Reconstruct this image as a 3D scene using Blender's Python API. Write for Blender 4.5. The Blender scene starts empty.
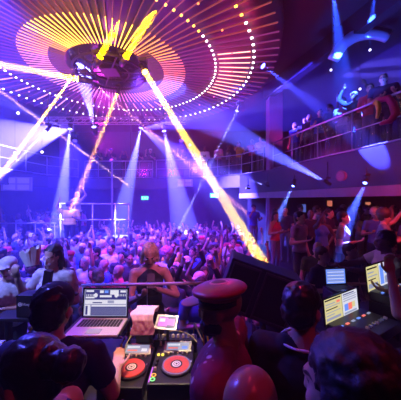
import bpy, bmesh, math, random
from mathutils import Vector, Matrix, Euler, noise, Quaternion

random.seed(7)
SC = bpy.context.scene
COL = SC.collection
CAMZ = 2.85
FPX = 240.0
PI = math.pi

def P(x, y, Y):
    """point of the place seen at photo coordinates x, y at depth Y"""
    return Vector(((x - 200.5) / FPX * Y, Y, CAMZ + (200.0 - y) / FPX * Y))

# ------------------------------------------------------------------ camera, render look
cam = bpy.data.cameras.new('camera')
cam.sensor_width = 36.0
cam.lens = FPX / 401.0 * 36.0
cam.clip_start = 0.05
cam.clip_end = 100
camo = bpy.data.objects.new('camera', cam)
camo.location = (0, 0, CAMZ)
camo.rotation_euler = (PI / 2, 0, 0)
COL.objects.link(camo)
SC.camera = camo
SC.view_settings.view_transform = 'Standard'
SC.view_settings.look = 'None'
SC.view_settings.gamma = 1.0
SC.view_settings.use_curve_mapping = False
SC.view_settings.exposure = 0.2
cy = SC.cycles
cy.use_denoising = True
cy.max_bounces = 4
cy.diffuse_bounces = 2
cy.glossy_bounces = 2
cy.transmission_bounces = 2
cy.volume_bounces = 0
cy.transparent_max_bounces = 6
cy.sample_clamp_direct = 60.0
cy.sample_clamp_indirect = 2.0
cy.caustics_reflective = False
cy.caustics_refractive = False
cy.use_light_tree = True

# ------------------------------------------------------------------ materials
MATS = {}
def mat(name, col, rough=0.6, metal=0.0, noise_s=0.0, noise_amt=0.25, emit=None, es=0.0, bump=0.0, spec=0.5, sheen=0.0, nolight=True):
    if name in MATS: return MATS[name]
    m = bpy.data.materials.new(name); m.use_nodes = True
    nt = m.node_tree; b = nt.nodes['Principled BSDF']
    b.inputs['Base Color'].default_value = (*col, 1)
    b.inputs['Roughness'].default_value = rough
    b.inputs['Metallic'].default_value = metal
    b.inputs['Specular IOR Level'].default_value = spec
    if sheen: b.inputs['Sheen Weight'].default_value = sheen
    if noise_s:
        tc = nt.nodes.new('ShaderNodeTexCoord'); nz = nt.nodes.new('ShaderNodeTexNoise')
        nz.inputs['Scale'].default_value = noise_s; nz.inputs['Detail'].default_value = 4
        nt.links.new(tc.outputs['Object'], nz.inputs['Vector'])
        mx = nt.nodes.new('ShaderNodeMix'); mx.data_type = 'RGBA'
        mx.inputs[6].default_value = (*[c * (1 - noise_amt) for c in col], 1)
        mx.inputs[7].default_value = (*[min(1, c * (1 + noise_amt)) for c in col], 1)
        nt.links.new(nz.outputs['Fac'], mx.inputs[0]); nt.links.new(mx.outputs[2], b.inputs['Base Color'])
        if bump:
            bp = nt.nodes.new('ShaderNodeBump'); bp.inputs['Strength'].default_value = bump; bp.inputs['Distance'].default_value = 0.01
            nt.links.new(nz.outputs['Fac'], bp.inputs['Height']); nt.links.new(bp.outputs['Normal'], b.inputs['Normal'])
    if emit:
        b.inputs['Emission Color'].default_value = (*emit, 1)
        b.inputs['Emission Strength'].default_value = es
        if nolight: m.cycles.emission_sampling = 'NONE'
    MATS[name] = m
    return m

# ------------------------------------------------------------------ mesh helpers
def finish(bm, name, m, parent=None, smooth=False, loc=None, rot=None):
    me = bpy.data.meshes.new(name)
    bm.to_mesh(me); bm.free()
    ms = m if isinstance(m, (list, tuple)) else [m]
    for k in ms: me.materials.append(k)
    if smooth:
        for p in me.polygons: p.use_smooth = True
    return link(me, name, parent, loc, rot)

def link(me, name, parent=None, loc=None, rot=None):
    o = bpy.data.objects.new(name, me); COL.objects.link(o)
    if parent is not None: o.parent = parent
    if loc is not None: o.location = loc
    if rot is not None: o.rotation_euler = rot
    return o

def tag(o, label=None, cat=None, group=None, kind=None):
    if label: o['label'] = label
    if cat: o['category'] = cat
    if group: o['group'] = group
    if kind: o['kind'] = kind
    return o

def thing(name, label, cat, loc=(0, 0, 0), rot=(0, 0, 0), group=None):
    o = bpy.data.objects.new(name, None); COL.objects.link(o)
    o.empty_display_size = 0.1
    o.location = loc; o.rotation_euler = rot
    return tag(o, label, cat, group)

def dup(root, loc=None, rot=None, label=None, group=None):
    r = root.copy(); COL.objects.link(r)
    if loc is not None: r.location = loc
    if rot is not None: r.rotation_euler = rot
    if label: r['label'] = label
    if group: r['group'] = group
    for ch in list(root.children):
        c = ch.copy(); COL.objects.link(c); c.parent = r
        for g in list(ch.children):
            d = g.copy(); COL.objects.link(d); d.parent = c
    return r

def box(bm, c, s, M=None, mi=0, bev=0.0):
    sx, sy, sz = s[0] / 2, s[1] / 2, s[2] / 2
    if bev:
        t = bmesh.new(); bmesh.ops.create_cube(t, size=1.0)
        for v in t.verts: v.co = Vector((v.co.x * s[0], v.co.y * s[1], v.co.z * s[2]))
        bmesh.ops.bevel(t, geom=list(t.edges), offset=bev, segments=2, affect='EDGES', profile=0.6)
        for v in t.verts: v.co += Vector(c)
        merge(bm, t, M, mi); return
    vs = []
    for dx in (-1, 1):
        for dy in (-1, 1):
            for dz in (-1, 1):
                p = Vector((c[0] + dx * sx, c[1] + dy * sy, c[2] + dz * sz))
                if M: p = M @ p
                vs.append(bm.verts.new(p))
    for f in ((0, 1, 3, 2), (4, 6, 7, 5), (0, 4, 5, 1), (2, 3, 7, 6), (0, 2, 6, 4), (1, 5, 7, 3)):
        fc = bm.faces.new([vs[i] for i in f]); fc.material_index = mi

def merge(bm, t, M=None, mi=None):
    mp = {}
    for v in t.verts: mp[v] = bm.verts.new(M @ v.co if M else v.co)
    for f in t.faces:
        nf = bm.faces.new([mp[v] for v in f.verts]); nf.material_index = f.material_index if mi is None else mi
    t.free()

def tube(bm, p0, p1, r0, r1=None, seg=10, mi=0, cap=True):
    p0 = Vector(p0); p1 = Vector(p1); r1 = r0 if r1 is None else r1
    d = (p1 - p0)
    if d.length < 1e-6: return
    d.normalize()
    a = Vector((0, 0, 1)) if abs(d.z) < 0.9 else Vector((1, 0, 0))
    u = d.cross(a).normalized(); w = d.cross(u)
    A = []; B = []
    for i in range(seg):
        t = 2 * PI * i / seg; q = u * math.cos(t) + w * math.sin(t)
        A.append(bm.verts.new(p0 + q * r0)); B.append(bm.verts.new(p1 + q * r1))
    for i in range(seg):
        j = (i + 1) % seg
        f = bm.faces.new((A[i], A[j], B[j], B[i])); f.material_index = mi
    if cap:
        f = bm.faces.new(A[::-1]); f.material_index = mi
        f = bm.faces.new(B); f.material_index = mi

def polytube(bm, pts, r, seg=6, mi=0):
    pts = [Vector(p) for p in pts]
    rings = []
    pu = None
    for i, p in enumerate(pts):
        d = (pts[min(i + 1, len(pts) - 1)] - pts[max(i - 1, 0)]).normalized()
        if pu is None:
            a = Vector((0, 0, 1)) if abs(d.z) < 0.9 else Vector((1, 0, 0))
            pu = d.cross(a).normalized()
        u = (pu - d * pu.dot(d)).normalized(); w = d.cross(u); pu = u
        rr = r[i] if isinstance(r, (list, tuple)) else r
        rings.append([bm.verts.new(p + (u * math.cos(2 * PI * k / seg) + w * math.sin(2 * PI * k / seg)) * rr) for k in range(seg)])
    for A, B in zip(rings, rings[1:]):
        for k in range(seg):
            j = (k + 1) % seg
            f = bm.faces.new((A[k], A[j], B[j], B[k])); f.material_index = mi
    bm.faces.new(rings[0][::-1]).material_index = mi
    bm.faces.new(rings[-1]).material_index = mi

def ell(bm, c, r, M=None, seg=16, rings=10, mi=0, rot=None):
    t = bmesh.new(); bmesh.ops.create_uvsphere(t, u_segments=seg, v_segments=rings, radius=1.0)
    R = rot.to_matrix().to_4x4() if rot is not None else Matrix.Identity(4)
    T = Matrix.Translation(Vector(c)) @ R @ Matrix.Diagonal((r[0], r[1], r[2], 1))
    if M: T = M @ T
    merge(bm, t, T, mi)

def cap(bm, p0, p1, r0, r1=None, M=None, seg=12, ends=(1, 1)):
    p0 = Vector(p0); p1 = Vector(p1); r1 = r0 if r1 is None else r1
    if M: p0 = M @ p0; p1 = M @ p1
    tube(bm, p0, p1, r0, r1, seg)
    if ends[0]: ell(bm, p0, (r0,) * 3, seg=seg, rings=8)
    if ends[1]: ell(bm, p1, (r1,) * 3, seg=seg, rings=8)

def disc(bm, c, r, z, seg=24, mi=0, r_in=0.0):
    A = [bm.verts.new((c[0] + r * math.cos(2 * PI * k / seg), c[1] + r * math.sin(2 * PI * k / seg), z)) for k in range(seg)]
    if r_in > 0:
        B = [bm.verts.new((c[0] + r_in * math.cos(2 * PI * k / seg), c[1] + r_in * math.sin(2 * PI * k / seg), z)) for k in range(seg)]
        for k in range(seg):
            j = (k + 1) % seg
            bm.faces.new((A[k], A[j], B[j], B[k])).material_index = mi
    else:
        bm.faces.new(A).material_index = mi

def frame_to(d, up=(0, 0, 1)):
    """rotation whose local +Z points along d"""
    return Vector(d).normalized().to_track_quat('Z', 'Y')
# ------------------------------------------------------------------ materials of the room
M_black = mat('matt_black', (0.012, 0.012, 0.015), 0.7, noise_s=6)
M_floor = mat('dance_floor', (0.05, 0.045, 0.06), 0.35, noise_s=3)
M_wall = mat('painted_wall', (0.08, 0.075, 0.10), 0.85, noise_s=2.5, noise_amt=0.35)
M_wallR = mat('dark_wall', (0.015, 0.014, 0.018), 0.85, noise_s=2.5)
M_ceil = mat('dark_ceiling', (0.02, 0.02, 0.024), 0.9, noise_s=2)
M_fascia = mat('fascia_panel', (0.022, 0.02, 0.028), 0.5, noise_s=4)
M_band = mat('pale_band', (0.26, 0.24, 0.30), 0.5, noise_s=5)
M_steel = mat('brushed_steel', (0.62, 0.62, 0.66), 0.3, 0.9)
M_paint_steel = mat('grey_painted_steel', (0.5, 0.5, 0.55), 0.4, 0.3)
M_canopy = mat('canopy_panel', (0.03, 0.024, 0.035), 0.5, noise_s=3, noise_amt=0.4)
M_column = mat('column_paint', (0.28, 0.16, 0.24), 0.6, noise_s=2)
M_glass_d = mat('dark_gloss', (0.02, 0.02, 0.03), 0.15)

def struct(name, bm, m, **k):
    o = finish(bm, name, m, **k); o['kind'] = 'structure'; return o

def quad(bm, a, b, c, d, mi=0):
    f = bm.faces.new([bm.verts.new(Vector(q)) for q in (a, b, c, d)]); f.material_index = mi

XL, XR, YN, YF, ZC = -9.0, 9.0, -1.5, 16.0, 7.4
b = bmesh.new(); box(b, ((XL + XR) / 2, (YN + YF) / 2, -0.1), (XR - XL + .6, YF - YN + .6, 0.2)); struct('floor', b, M_floor)
b = bmesh.new(); box(b, ((XL + XR) / 2, (YN + YF) / 2, ZC + .1), (XR - XL + .6, YF - YN + .6, 0.2)); struct('ceiling', b, M_ceil)
b = bmesh.new(); box(b, (XL - .1, (YN + YF) / 2, ZC / 2), (0.2, YF - YN + .2, ZC)); struct('wall_left', b, M_wall)
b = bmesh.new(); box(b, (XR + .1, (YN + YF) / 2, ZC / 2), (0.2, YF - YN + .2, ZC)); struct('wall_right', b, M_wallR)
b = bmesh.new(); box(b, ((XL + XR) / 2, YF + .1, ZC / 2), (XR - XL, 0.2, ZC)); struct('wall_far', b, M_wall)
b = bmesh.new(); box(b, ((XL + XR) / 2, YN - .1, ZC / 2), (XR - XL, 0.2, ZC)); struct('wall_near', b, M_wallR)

# raised floors: the DJ booth and the side tiers
def prism(bm, poly, z0, z1, mi=0):
    A = [bm.verts.new((x, y, z0)) for x, y in poly]; B = [bm.verts.new((x, y, z1)) for x, y in poly]
    n = len(poly)
    bm.faces.new(A[::-1]).material_index = mi; bm.faces.new(B).material_index = mi
    for i in range(n):
        j = (i + 1) % n
        bm.faces.new((A[i], A[j], B[j], B[i])).material_index = mi
BOOTH = 0.70
b = bmesh.new(); prism(b, [(-4.2, -1.45), (3.6, -1.45), (3.6, 2.95), (-4.2, 2.95)], 0.0, BOOTH); struct('floor_booth', b, M_black)
TIER = 0.9
b = bmesh.new(); prism(b, [(1.7, 4.3), (8.9, 4.3), (8.9, 12.5), (2.2, 12.5)], 0.0, TIER); struct('floor_side_tier', b, M_black)
b = bmesh.new(); prism(b, [(1.3, 3.0), (8.9, 3.0), (8.9, 4.29), (1.3, 4.29)], 0.0, 0.45); struct('floor_side_step', b, M_black)
b = bmesh.new(); prism(b, [(-8.95, 9.4), (-5.5, 9.4), (-5.5, 15.9), (-8.95, 15.9)], 0.0, 0.6); struct('floor_far_tier', b, M_black)

# balcony: slab along an edge line, fascia below, band
EDGE = [(4.75, 2.4), (4.0, 4.8), (3.05, 8.1), (2.72, 9.3), (1.9, 11.3), (0.3, 12.6), (-2.5, 13.0), (-6.3, 13.0), (-7.4, 11.6), (-7.8, 8.0), (-7.8, 2.4)]
ZB = 3.98
outer = [(8.98, 2.4), (8.98, 15.98), (-8.98, 15.98), (-8.98, 2.4)]
def seg_poly(pts): return pts
def off(pt, nxt, prv, d):
    t = (Vector(nxt) - Vector(prv)).normalized(); n = Vector((t.y, -t.x))
    return (pt[0] - n.x * d, pt[1] - n.y * d)
b = bmesh.new()
def ring_faces(bm, inner, out, z):
    pass
# slab as quads from the edge line to the walls
wall_pts = [(8.98, 2.4), (8.98, 4.8), (8.98, 8.1), (8.98, 9.3), (8.98, 13.0), (4.0, 15.98), (-2.5, 15.98), (-8.98, 15.98), (-8.98, 11.6), (-8.98, 8.0), (-8.98, 2.4)]
for i in range(len(EDGE) - 1):
    a, c = EDGE[i], EDGE[i + 1]; wa, wc = wall_pts[i], wall_pts[i + 1]
    prism(b, [a, wa, wc, c], ZB - 0.35, ZB)
struct('floor_balcony', b, M_fascia)

def strip_wall(bm, pts, z0, z1, t=0.06, mi=0):
    for i in range(len(pts) - 1):
        a = Vector(pts[i]); c = Vector(pts[i + 1]); d = (c - a).normalized(); n = Vector((d.y, -d.x)) * t
        prism(bm, [tuple(a), tuple(c), tuple(c + n), tuple(a + n)], z0, z1, mi)
b = bmesh.new()
strip_wall(b, [(p[0], p[1]) for p in EDGE[:5]], 3.16, ZB + .04, -0.07)
struct('trim_1', b, M_fascia)
b = bmesh.new(); strip_wall(b, EDGE[4:], 3.45, ZB + .04, -0.07); struct('trim_2', b, M_fascia)
b = bmesh.new(); strip_wall(b, [(4.72, 2.4), (3.98, 4.8), (3.02, 8.1), (2.72, 9.2), (1.9, 11.3)], 2.93, 3.15, -0.10); struct('trim_3', b, M_band)
# dark back wall of the bar under the side balcony
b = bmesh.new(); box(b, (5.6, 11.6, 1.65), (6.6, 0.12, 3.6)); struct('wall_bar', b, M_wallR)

# column
c0 = P(278, 100, 9.5)
b = bmesh.new(); box(b, (2.95, 9.62, 3.65), (0.52, 0.5, 7.3)); struct('column_1', b, M_column)
b = bmesh.new(); box(b, (-7.45, 13.35, 3.65), (0.5, 0.5, 7.3)); struct('column_2', b, M_column)
# ceiling beam over the right side
b = bmesh.new(); 
a0 = Vector((2.6, 9.5)); a1 = Vector((4.5, 3.4)); d = (a1 - a0).normalized(); n = Vector((d.y, -d.x)) * .25
prism(b, [tuple(a0 - d * .2), tuple(a1 + d * 3), tuple(a1 + d * 3 - n), tuple(a0 - d * .2 - n)], 6.9, 7.4); struct('beam_1', b, M_wallR)

# ------------------------------------------------------------------ balcony railings
def railing(name, pts, z, h, label, cat='railing', group=None, step=1.05, post_r=0.022, mids=1):
    t = thing(name, label, cat, (pts[0][0], pts[0][1], z), group=group)
    o0 = Vector((pts[0][0], pts[0][1], z))
    for zz, r, nm in [(h, 0.03, 'top_rail'), (0.06, 0.022, 'bottom_rail')] + ([(h * .52, 0.014, 'middle_rail')] if mids else []):
        bm = bmesh.new(); polytube(bm, [Vector((p[0], p[1], z + zz)) - o0 for p in pts], r, 8); finish(bm, nm, M_steel, t, True)
    for i in range(len(pts) - 1):
        a = Vector(pts[i]); c = Vector(pts[i + 1]); L = (c - a).length; k = max(1, round(L / step))
        for j in range(k + (1 if i == len(pts) - 2 else 0)):
            q = a.lerp(c, j / k)
            bm = bmesh.new(); tube(bm, (q.x - o0.x, q.y - o0.y, 0), (q.x - o0.x, q.y - o0.y, h), post_r, seg=8); finish(bm, 'post', M_paint_steel, t, True)
    # glass infill
    bm = bmesh.new()
    for i in range(len(pts) - 1):
        a = Vector(pts[i]) - o0.xy; c = Vector(pts[i + 1]) - o0.xy
        quad(bm, (a.x, a.y, .1), (c.x, c.y, .1), (c.x, c.y, h - .06), (a.x, a.y, h - .06))
    finish(bm, 'glass_panel', M_railglass, t)
    return t
M_railglass = bpy.data.materials.new('rail_glass'); M_railglass.use_nodes = True
_nt = M_railglass.node_tree; _nt.nodes.clear()
_o = _nt.nodes.new('ShaderNodeOutputMaterial'); _t = _nt.nodes.new('ShaderNodeBsdfTransparent'); _g = _nt.nodes.new('ShaderNodeBsdfGlossy'); _m = _nt.nodes.new('ShaderNodeMixShader')
_t.inputs[0].default_value = (.93, .93, .96, 1); _g.inputs['Roughness'].default_value = 0.15; _m.inputs[0].default_value = 0.06
_nt.links.new(_t.outputs[0], _m.inputs[1]); _nt.links.new(_g.outputs[0], _m.inputs[2]); _nt.links.new(_m.outputs[0], _o.inputs[0])
EI = [(p[0], p[1]) for p in EDGE]
railing('balcony_railing', [(EDGE[0][0] + .06, EDGE[0][1]), (4.06, 4.82), (3.11, 8.12), (2.80, 9.25)], ZB + .04, 1.02, 'steel and glass railing of the side balcony, climbing past the magenta column')
railing('balcony_railing', [(2.62, 9.95), (1.95, 11.38), (0.32, 12.68), (-2.4, 13.07)], ZB + .04, 1.0, 'curved balcony railing between the magenta column and the far balcony', step=.8)
railing('balcony_railing', [(-2.6, 13.07), (-6.3, 13.07)], ZB + .04, 0.95, 'far balcony railing above the dark purple fascia, behind the orange beam', step=.75)
railing('balcony_railing', [(-6.5, 12.75), (-7.42, 11.6), (-7.86, 8.0), (-7.86, 4.0)], ZB + .04, 0.95, 'railing of the balcony wrapped in blue haze beside the white beam')

# ------------------------------------------------------------------ the round LED canopy under the ceiling
CX, CYc = -2.72, 7.24
PROF = [(0.0, 6.98), (1.10, 6.92), (1.18, 6.80), (2.24, 6.76), (3.20, 6.77), (4.35, 6.70), (4.9, 6.68)]
def prof(r):
    for (r0, z0), (r1, z1) in zip(PROF, PROF[1:]):
        if r <= r1: return z0 + (z1 - z0) * (r - r0) / (r1 - r0)
    return PROF[-1][1]
can = thing('light_canopy', 'huge round ceiling canopy lined with radiating LED strips in yellow, red and violet', 'ceiling light', (CX, CYc, 0))
b = bmesh.new(); N = 96; rings = []
for r, z in PROF[1:]:
    rings.append([b.verts.new((r * math.cos(2 * PI * k / N), r * math.sin(2 * PI * k / N), z + .05)) for k in range(N)])
rings.append([b.verts.new((4.95 * math.cos(2 * PI * k / N), 4.95 * math.sin(2 * PI * k / N), 7.1)) for k in range(N)])
for A, B in zip(rings, rings[1:]):
    for k in range(N):
        j = (k + 1) % N; b.faces.new((A[k], A[j], B[j], B[k]))
finish(b, 'panel', M_canopy, can, True)
b = bmesh.new(); disc(b, (0, 0), 1.12, 6.98, 64)
finish(b, 'centre_panel', M_glass_d, can)
# centre rig: dark ring with mirror chips
def led(name, c, s): return mat(name, (0.02, 0.02, 0.02), 0.5, emit=c, es=s)
L_yel = led('led_yellow', (1.0, .46, .05), 5); L_ora = led('led_orange', (1.0, .24, .06), 3); L_red = led('led_rose', (1.0, .13, .18), 2.4)
L_pink = led('led_pink', (1.0, .25, .5), 2.2); L_vio = led('led_violet', (.75, .3, 1.0), 2.2); L_wht = led('led_white', (1.0, .8, .9), 6)
L_dim = led('led_dim', (.8, .12, .6), .22); L_dimy = led('led_dim_warm', (1, .2, .12), .25); L_rosew = led('led_rose_white', (1.0, .32, .26), 3.5)
M_stripbody = mat('strip_channel', (.03, .03, .035), .5, .3)
def pixel_color(th):
    # th in degrees: -90 is nearest the booth
    t = (th + 360) % 360
    d = abs((t - 275 + 180) % 360 - 180)       # distance from the yellow side
    if d < 38: return L_yel
    if d < 68: return L_ora
    if d < 95: return L_red if t > 275 or t < 95 else L_pink
    return L_pink if (t < 100 or t > 300) else L_vio
NS = 100
for k in range(NS):
    th = 360.0 * k / NS; a = math.radians(th)
    dn = min(abs((th - 275 + 180) % 360 - 180), 180)
    m1 = pixel_color(th)
    b = bmesh.new()
    def seg(r0, r1, w, h, mi, dz=0.0):
        p0 = Vector((r0 * math.cos(a), r0 * math.sin(a), prof(r0) - dz)); p1 = Vector((r1 * math.cos(a), r1 * math.sin(a), prof(r1) - dz))
        t_ = Vector((-math.sin(a), math.cos(a), 0)) * w / 2; u_ = Vector((0, 0, h / 2))
        vs = [b.verts.new(q) for q in (p0 - t_ - u_, p0 + t_ - u_, p0 + t_ + u_, p0 - t_ + u_, p1 - t_ - u_, p1 + t_ - u_, p1 + t_ + u_, p1 - t_ + u_)]
        for f in ((0, 3, 2, 1), (4, 5, 6, 7), (0, 1, 5, 4), (1, 2, 6, 5), (2, 3, 7, 6), (3, 0, 4, 7)):
            b.faces.new([vs[i] for i in f]).material_index = mi
    rr = [1.20, 2.24, 3.20, 4.35, 4.85]
    for r0, r1 in zip(rr, rr[1:]): seg(r0, r1, .016, .03, 3)
    seg(1.24 if dn < 50 else 1.60, 2.26, .015, .02, 1, .02)
    # separate pixels further out
    seg(3.15, 3.20, .034, .03, 2, .02)
    seg(4.20, 4.26, .034, .03, 2, .02)
    if k % 4 == 0: seg(3.65, 3.69, .026, .03, 1, .02)
    t180 = (th + 180) % 360 - 180
    if -18 < t180 < 27: seg(3.28, 4.14, .020, .02, 4, .021)
    if 60 < t180 < 125 and k % 2: seg(2.45, 2.95, .022, .02, 1, .021)
    if 140 < t180 < 178 and k % 3 == 0: seg(3.3, 4.0, .022, .02, 1, .021)
    finish(b, 'led_strip', [M_stripbody, m1, L_wht if not (235 < th < 330) else L_yel, L_dimy if dn < 60 else L_dim, L_rosew], can)
# centre rig hangs inside the canopy
rig = thing('centre_rig', 'dark round lighting rig speckled with mirror chips at the canopy centre', 'lighting rig', (CX, CYc, 6.66))
b = bmesh.new(); polytube(b, [(1.02 * math.cos(2 * PI * k / 40), 1.02 * math.sin(2 * PI * k / 40), 0.0) for k in range(41)], .035, 8); finish(b, 'truss_ring', M_black, rig, True)
b = bmesh.new(); polytube(b, [(.55 * math.cos(2 * PI * k / 32), .55 * math.sin(2 * PI * k / 32), 0.05) for k in range(33)], .03, 8); finish(b, 'inner_ring', M_black, rig, True)
for k in range(6):
    a = PI / 3 * k
    b = bmesh.new(); tube(b, (.02 * math.cos(a), .02 * math.sin(a), .06), (1.02 * math.cos(a), 1.02 * math.sin(a), 0), .022, seg=6); tube(b, (1.02 * math.cos(a), 1.02 * math.sin(a), 0), (1.02 * math.cos(a), 1.02 * math.sin(a), .21), .012, seg=6)
    finish(b, 'spoke', M_black, rig)
b = bmesh.new(); box(b, (0, 0, .12), (.5, .5, .18), bev=.02); finish(b, 'hub', M_black, rig)
b = bmesh.new(); rr_ = random.Random(3)
for k in range(150):
    a = rr_.random() * 2 * PI; r = rr_.uniform(.3, 1.05); s = rr_.uniform(.012, .03)
    q = Euler((rr_.uniform(-.5, .5), rr_.uniform(-.5, .5), rr_.random() * 3)).to_matrix().to_4x4()
    box(b, (0, 0, 0), (s, s, .004), Matrix.Translation((r * math.cos(a), r * math.sin(a), .10)) @ q)
ob = finish(b, 'mirror_chip', mat('mirror', (.9, .9, .95), .05, 1.0), rig); ob['kind'] = 'stuff'
HAZE = 0.014
# ------------------------------------------------------------------ haze in the air of the room
w = bpy.data.worlds.new('world'); SC.world = w; w.use_nodes = True
nt = w.node_tree; nt.nodes['Background'].inputs[0].default_value = (0, 0, 0, 1); nt.nodes['Background'].inputs[1].default_value = 0
vs_ = nt.nodes.new('ShaderNodeVolumeScatter'); vs_.inputs['Color'].default_value = (.95, .95, 1, 1)
vs_.inputs['Density'].default_value = HAZE
vs_.inputs['Anisotropy'].default_value = 0.15
nt.links.new(vs_.outputs[0], nt.nodes['World Output'].inputs['Volume'])

# ------------------------------------------------------------------ moving heads
M_head = mat('fixture_black', (.02, .02, .022), .45)
def lens_mat(col, s):
    return mat('lens_%02d_%02d_%02d_%d' % (col[0] * 99, col[1] * 99, col[2] * 99, s), (.1, .1, .1), .2, emit=col, es=s)
LAMP = 0
def lamp(src, dst, col, power, ang, blend=.15, soft=.03):
    global LAMP
    d = (Vector(dst) - Vector(src)).normalized()
    l = bpy.data.lights.new('spot_lamp', 'SPOT'); l.energy = power; l.color = col
    l.spot_size = math.radians(ang); l.spot_blend = blend; l.shadow_soft_size = soft
    o = bpy.data.objects.new('spot_lamp', l); COL.objects.link(o)
    o.location = Vector(src) + d * .03; o.rotation_euler = d.to_track_quat('-Z', 'Y').to_euler()
    return o
def beam_lamp(src, dst, col, power, size, spread):
    d = (Vector(dst) - Vector(src)).normalized()
    l = bpy.data.lights.new('beam_lamp', 'AREA'); l.energy = power; l.color = col
    l.shape = 'DISK'; l.size = size; l.spread = math.radians(spread)
    o = bpy.data.objects.new('beam_lamp', l); COL.objects.link(o)
    o.location = Vector(src) + d * .03; o.rotation_euler = d.to_track_quat('-Z', 'Y').to_euler()
    return o
def head(src, dst, col, label, es=25, size=1.0, drop=.35, group=None, stand=False):
    """a moving head: base plate above, yoke, head, glowing lens"""
    src = Vector(src); d = (Vector(dst) - src).normalized(); s = size
    c = src - d * .17 * s                                            # centre of the head
    t = thing('hanging_spotlight', label, 'spotlight', c, group=group)
    q = frame_to(d).to_matrix().to_4x4()
    b = bmesh.new()
    T = lambda p: q @ Vector(p)
    tube(b, T((0, 0, -.14 * s)), T((0, 0, .13 * s)), .075 * s, .085 * s, 16); tube(b, T((0, 0, .13 * s)), T((0, 0, .17 * s)), .09 * s, .09 * s, 16)
    tube(b, T((0, 0, -.19 * s)), T((0, 0, -.14 * s)), .045 * s, .075 * s, 16)
    hd = finish(b, 'lamp_head', M_head, t, True)
    b = bmesh.new(); disc(b, (0, 0), .078 * s, 0, 16)
    for v in b.verts: v.co = T((v.co.x, v.co.y, .172 * s))
    finish(b, 'lens', lens_mat(col, es), hd)
    up = -1 if stand else 1
    b = bmesh.new(); side = Vector((d.y, -d.x, 0)); side = side.normalized() if side.length > .05 else Vector((1, 0, 0))
    for sg in (-1, 1):
        tube(b, side * sg * .11 * s, side * sg * .11 * s + Vector((0, 0, up * .16 * s)), .014 * s, seg=6)
        tube(b, side * sg * .05 * s, side * sg * .12 * s, .016 * s, seg=6)
    tube(b, side * -.11 * s + Vector((0, 0, up * .16 * s)), side * .11 * s + Vector((0, 0, up * .16 * s)), .016 * s, seg=6)
    finish(b, 'yoke', M_head, t)
    b = bmesh.new(); box(b, (0, 0, up * .22 * s), (.22 * s, .22 * s, .09 * s), bev=.01)
    if drop: tube(b, (0, 0, up * .25 * s), (0, 0, up * (.25 * s + drop)), .015, seg=6)
    finish(b, 'base', M_head, t)
    return t
YEL = (1.0, .55, .06); ORA = (1.0, .36, .14); BLU = (.12, .12, 1.0); ICE = (.18, .18, 1.0); WHT = (.75, .72, 1.0); MAG = (1.0, .05, .5); VIO = (.45, .08, 1.0); RED = (1.0, .05, .16)
K = 2.0
KB = .22
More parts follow.
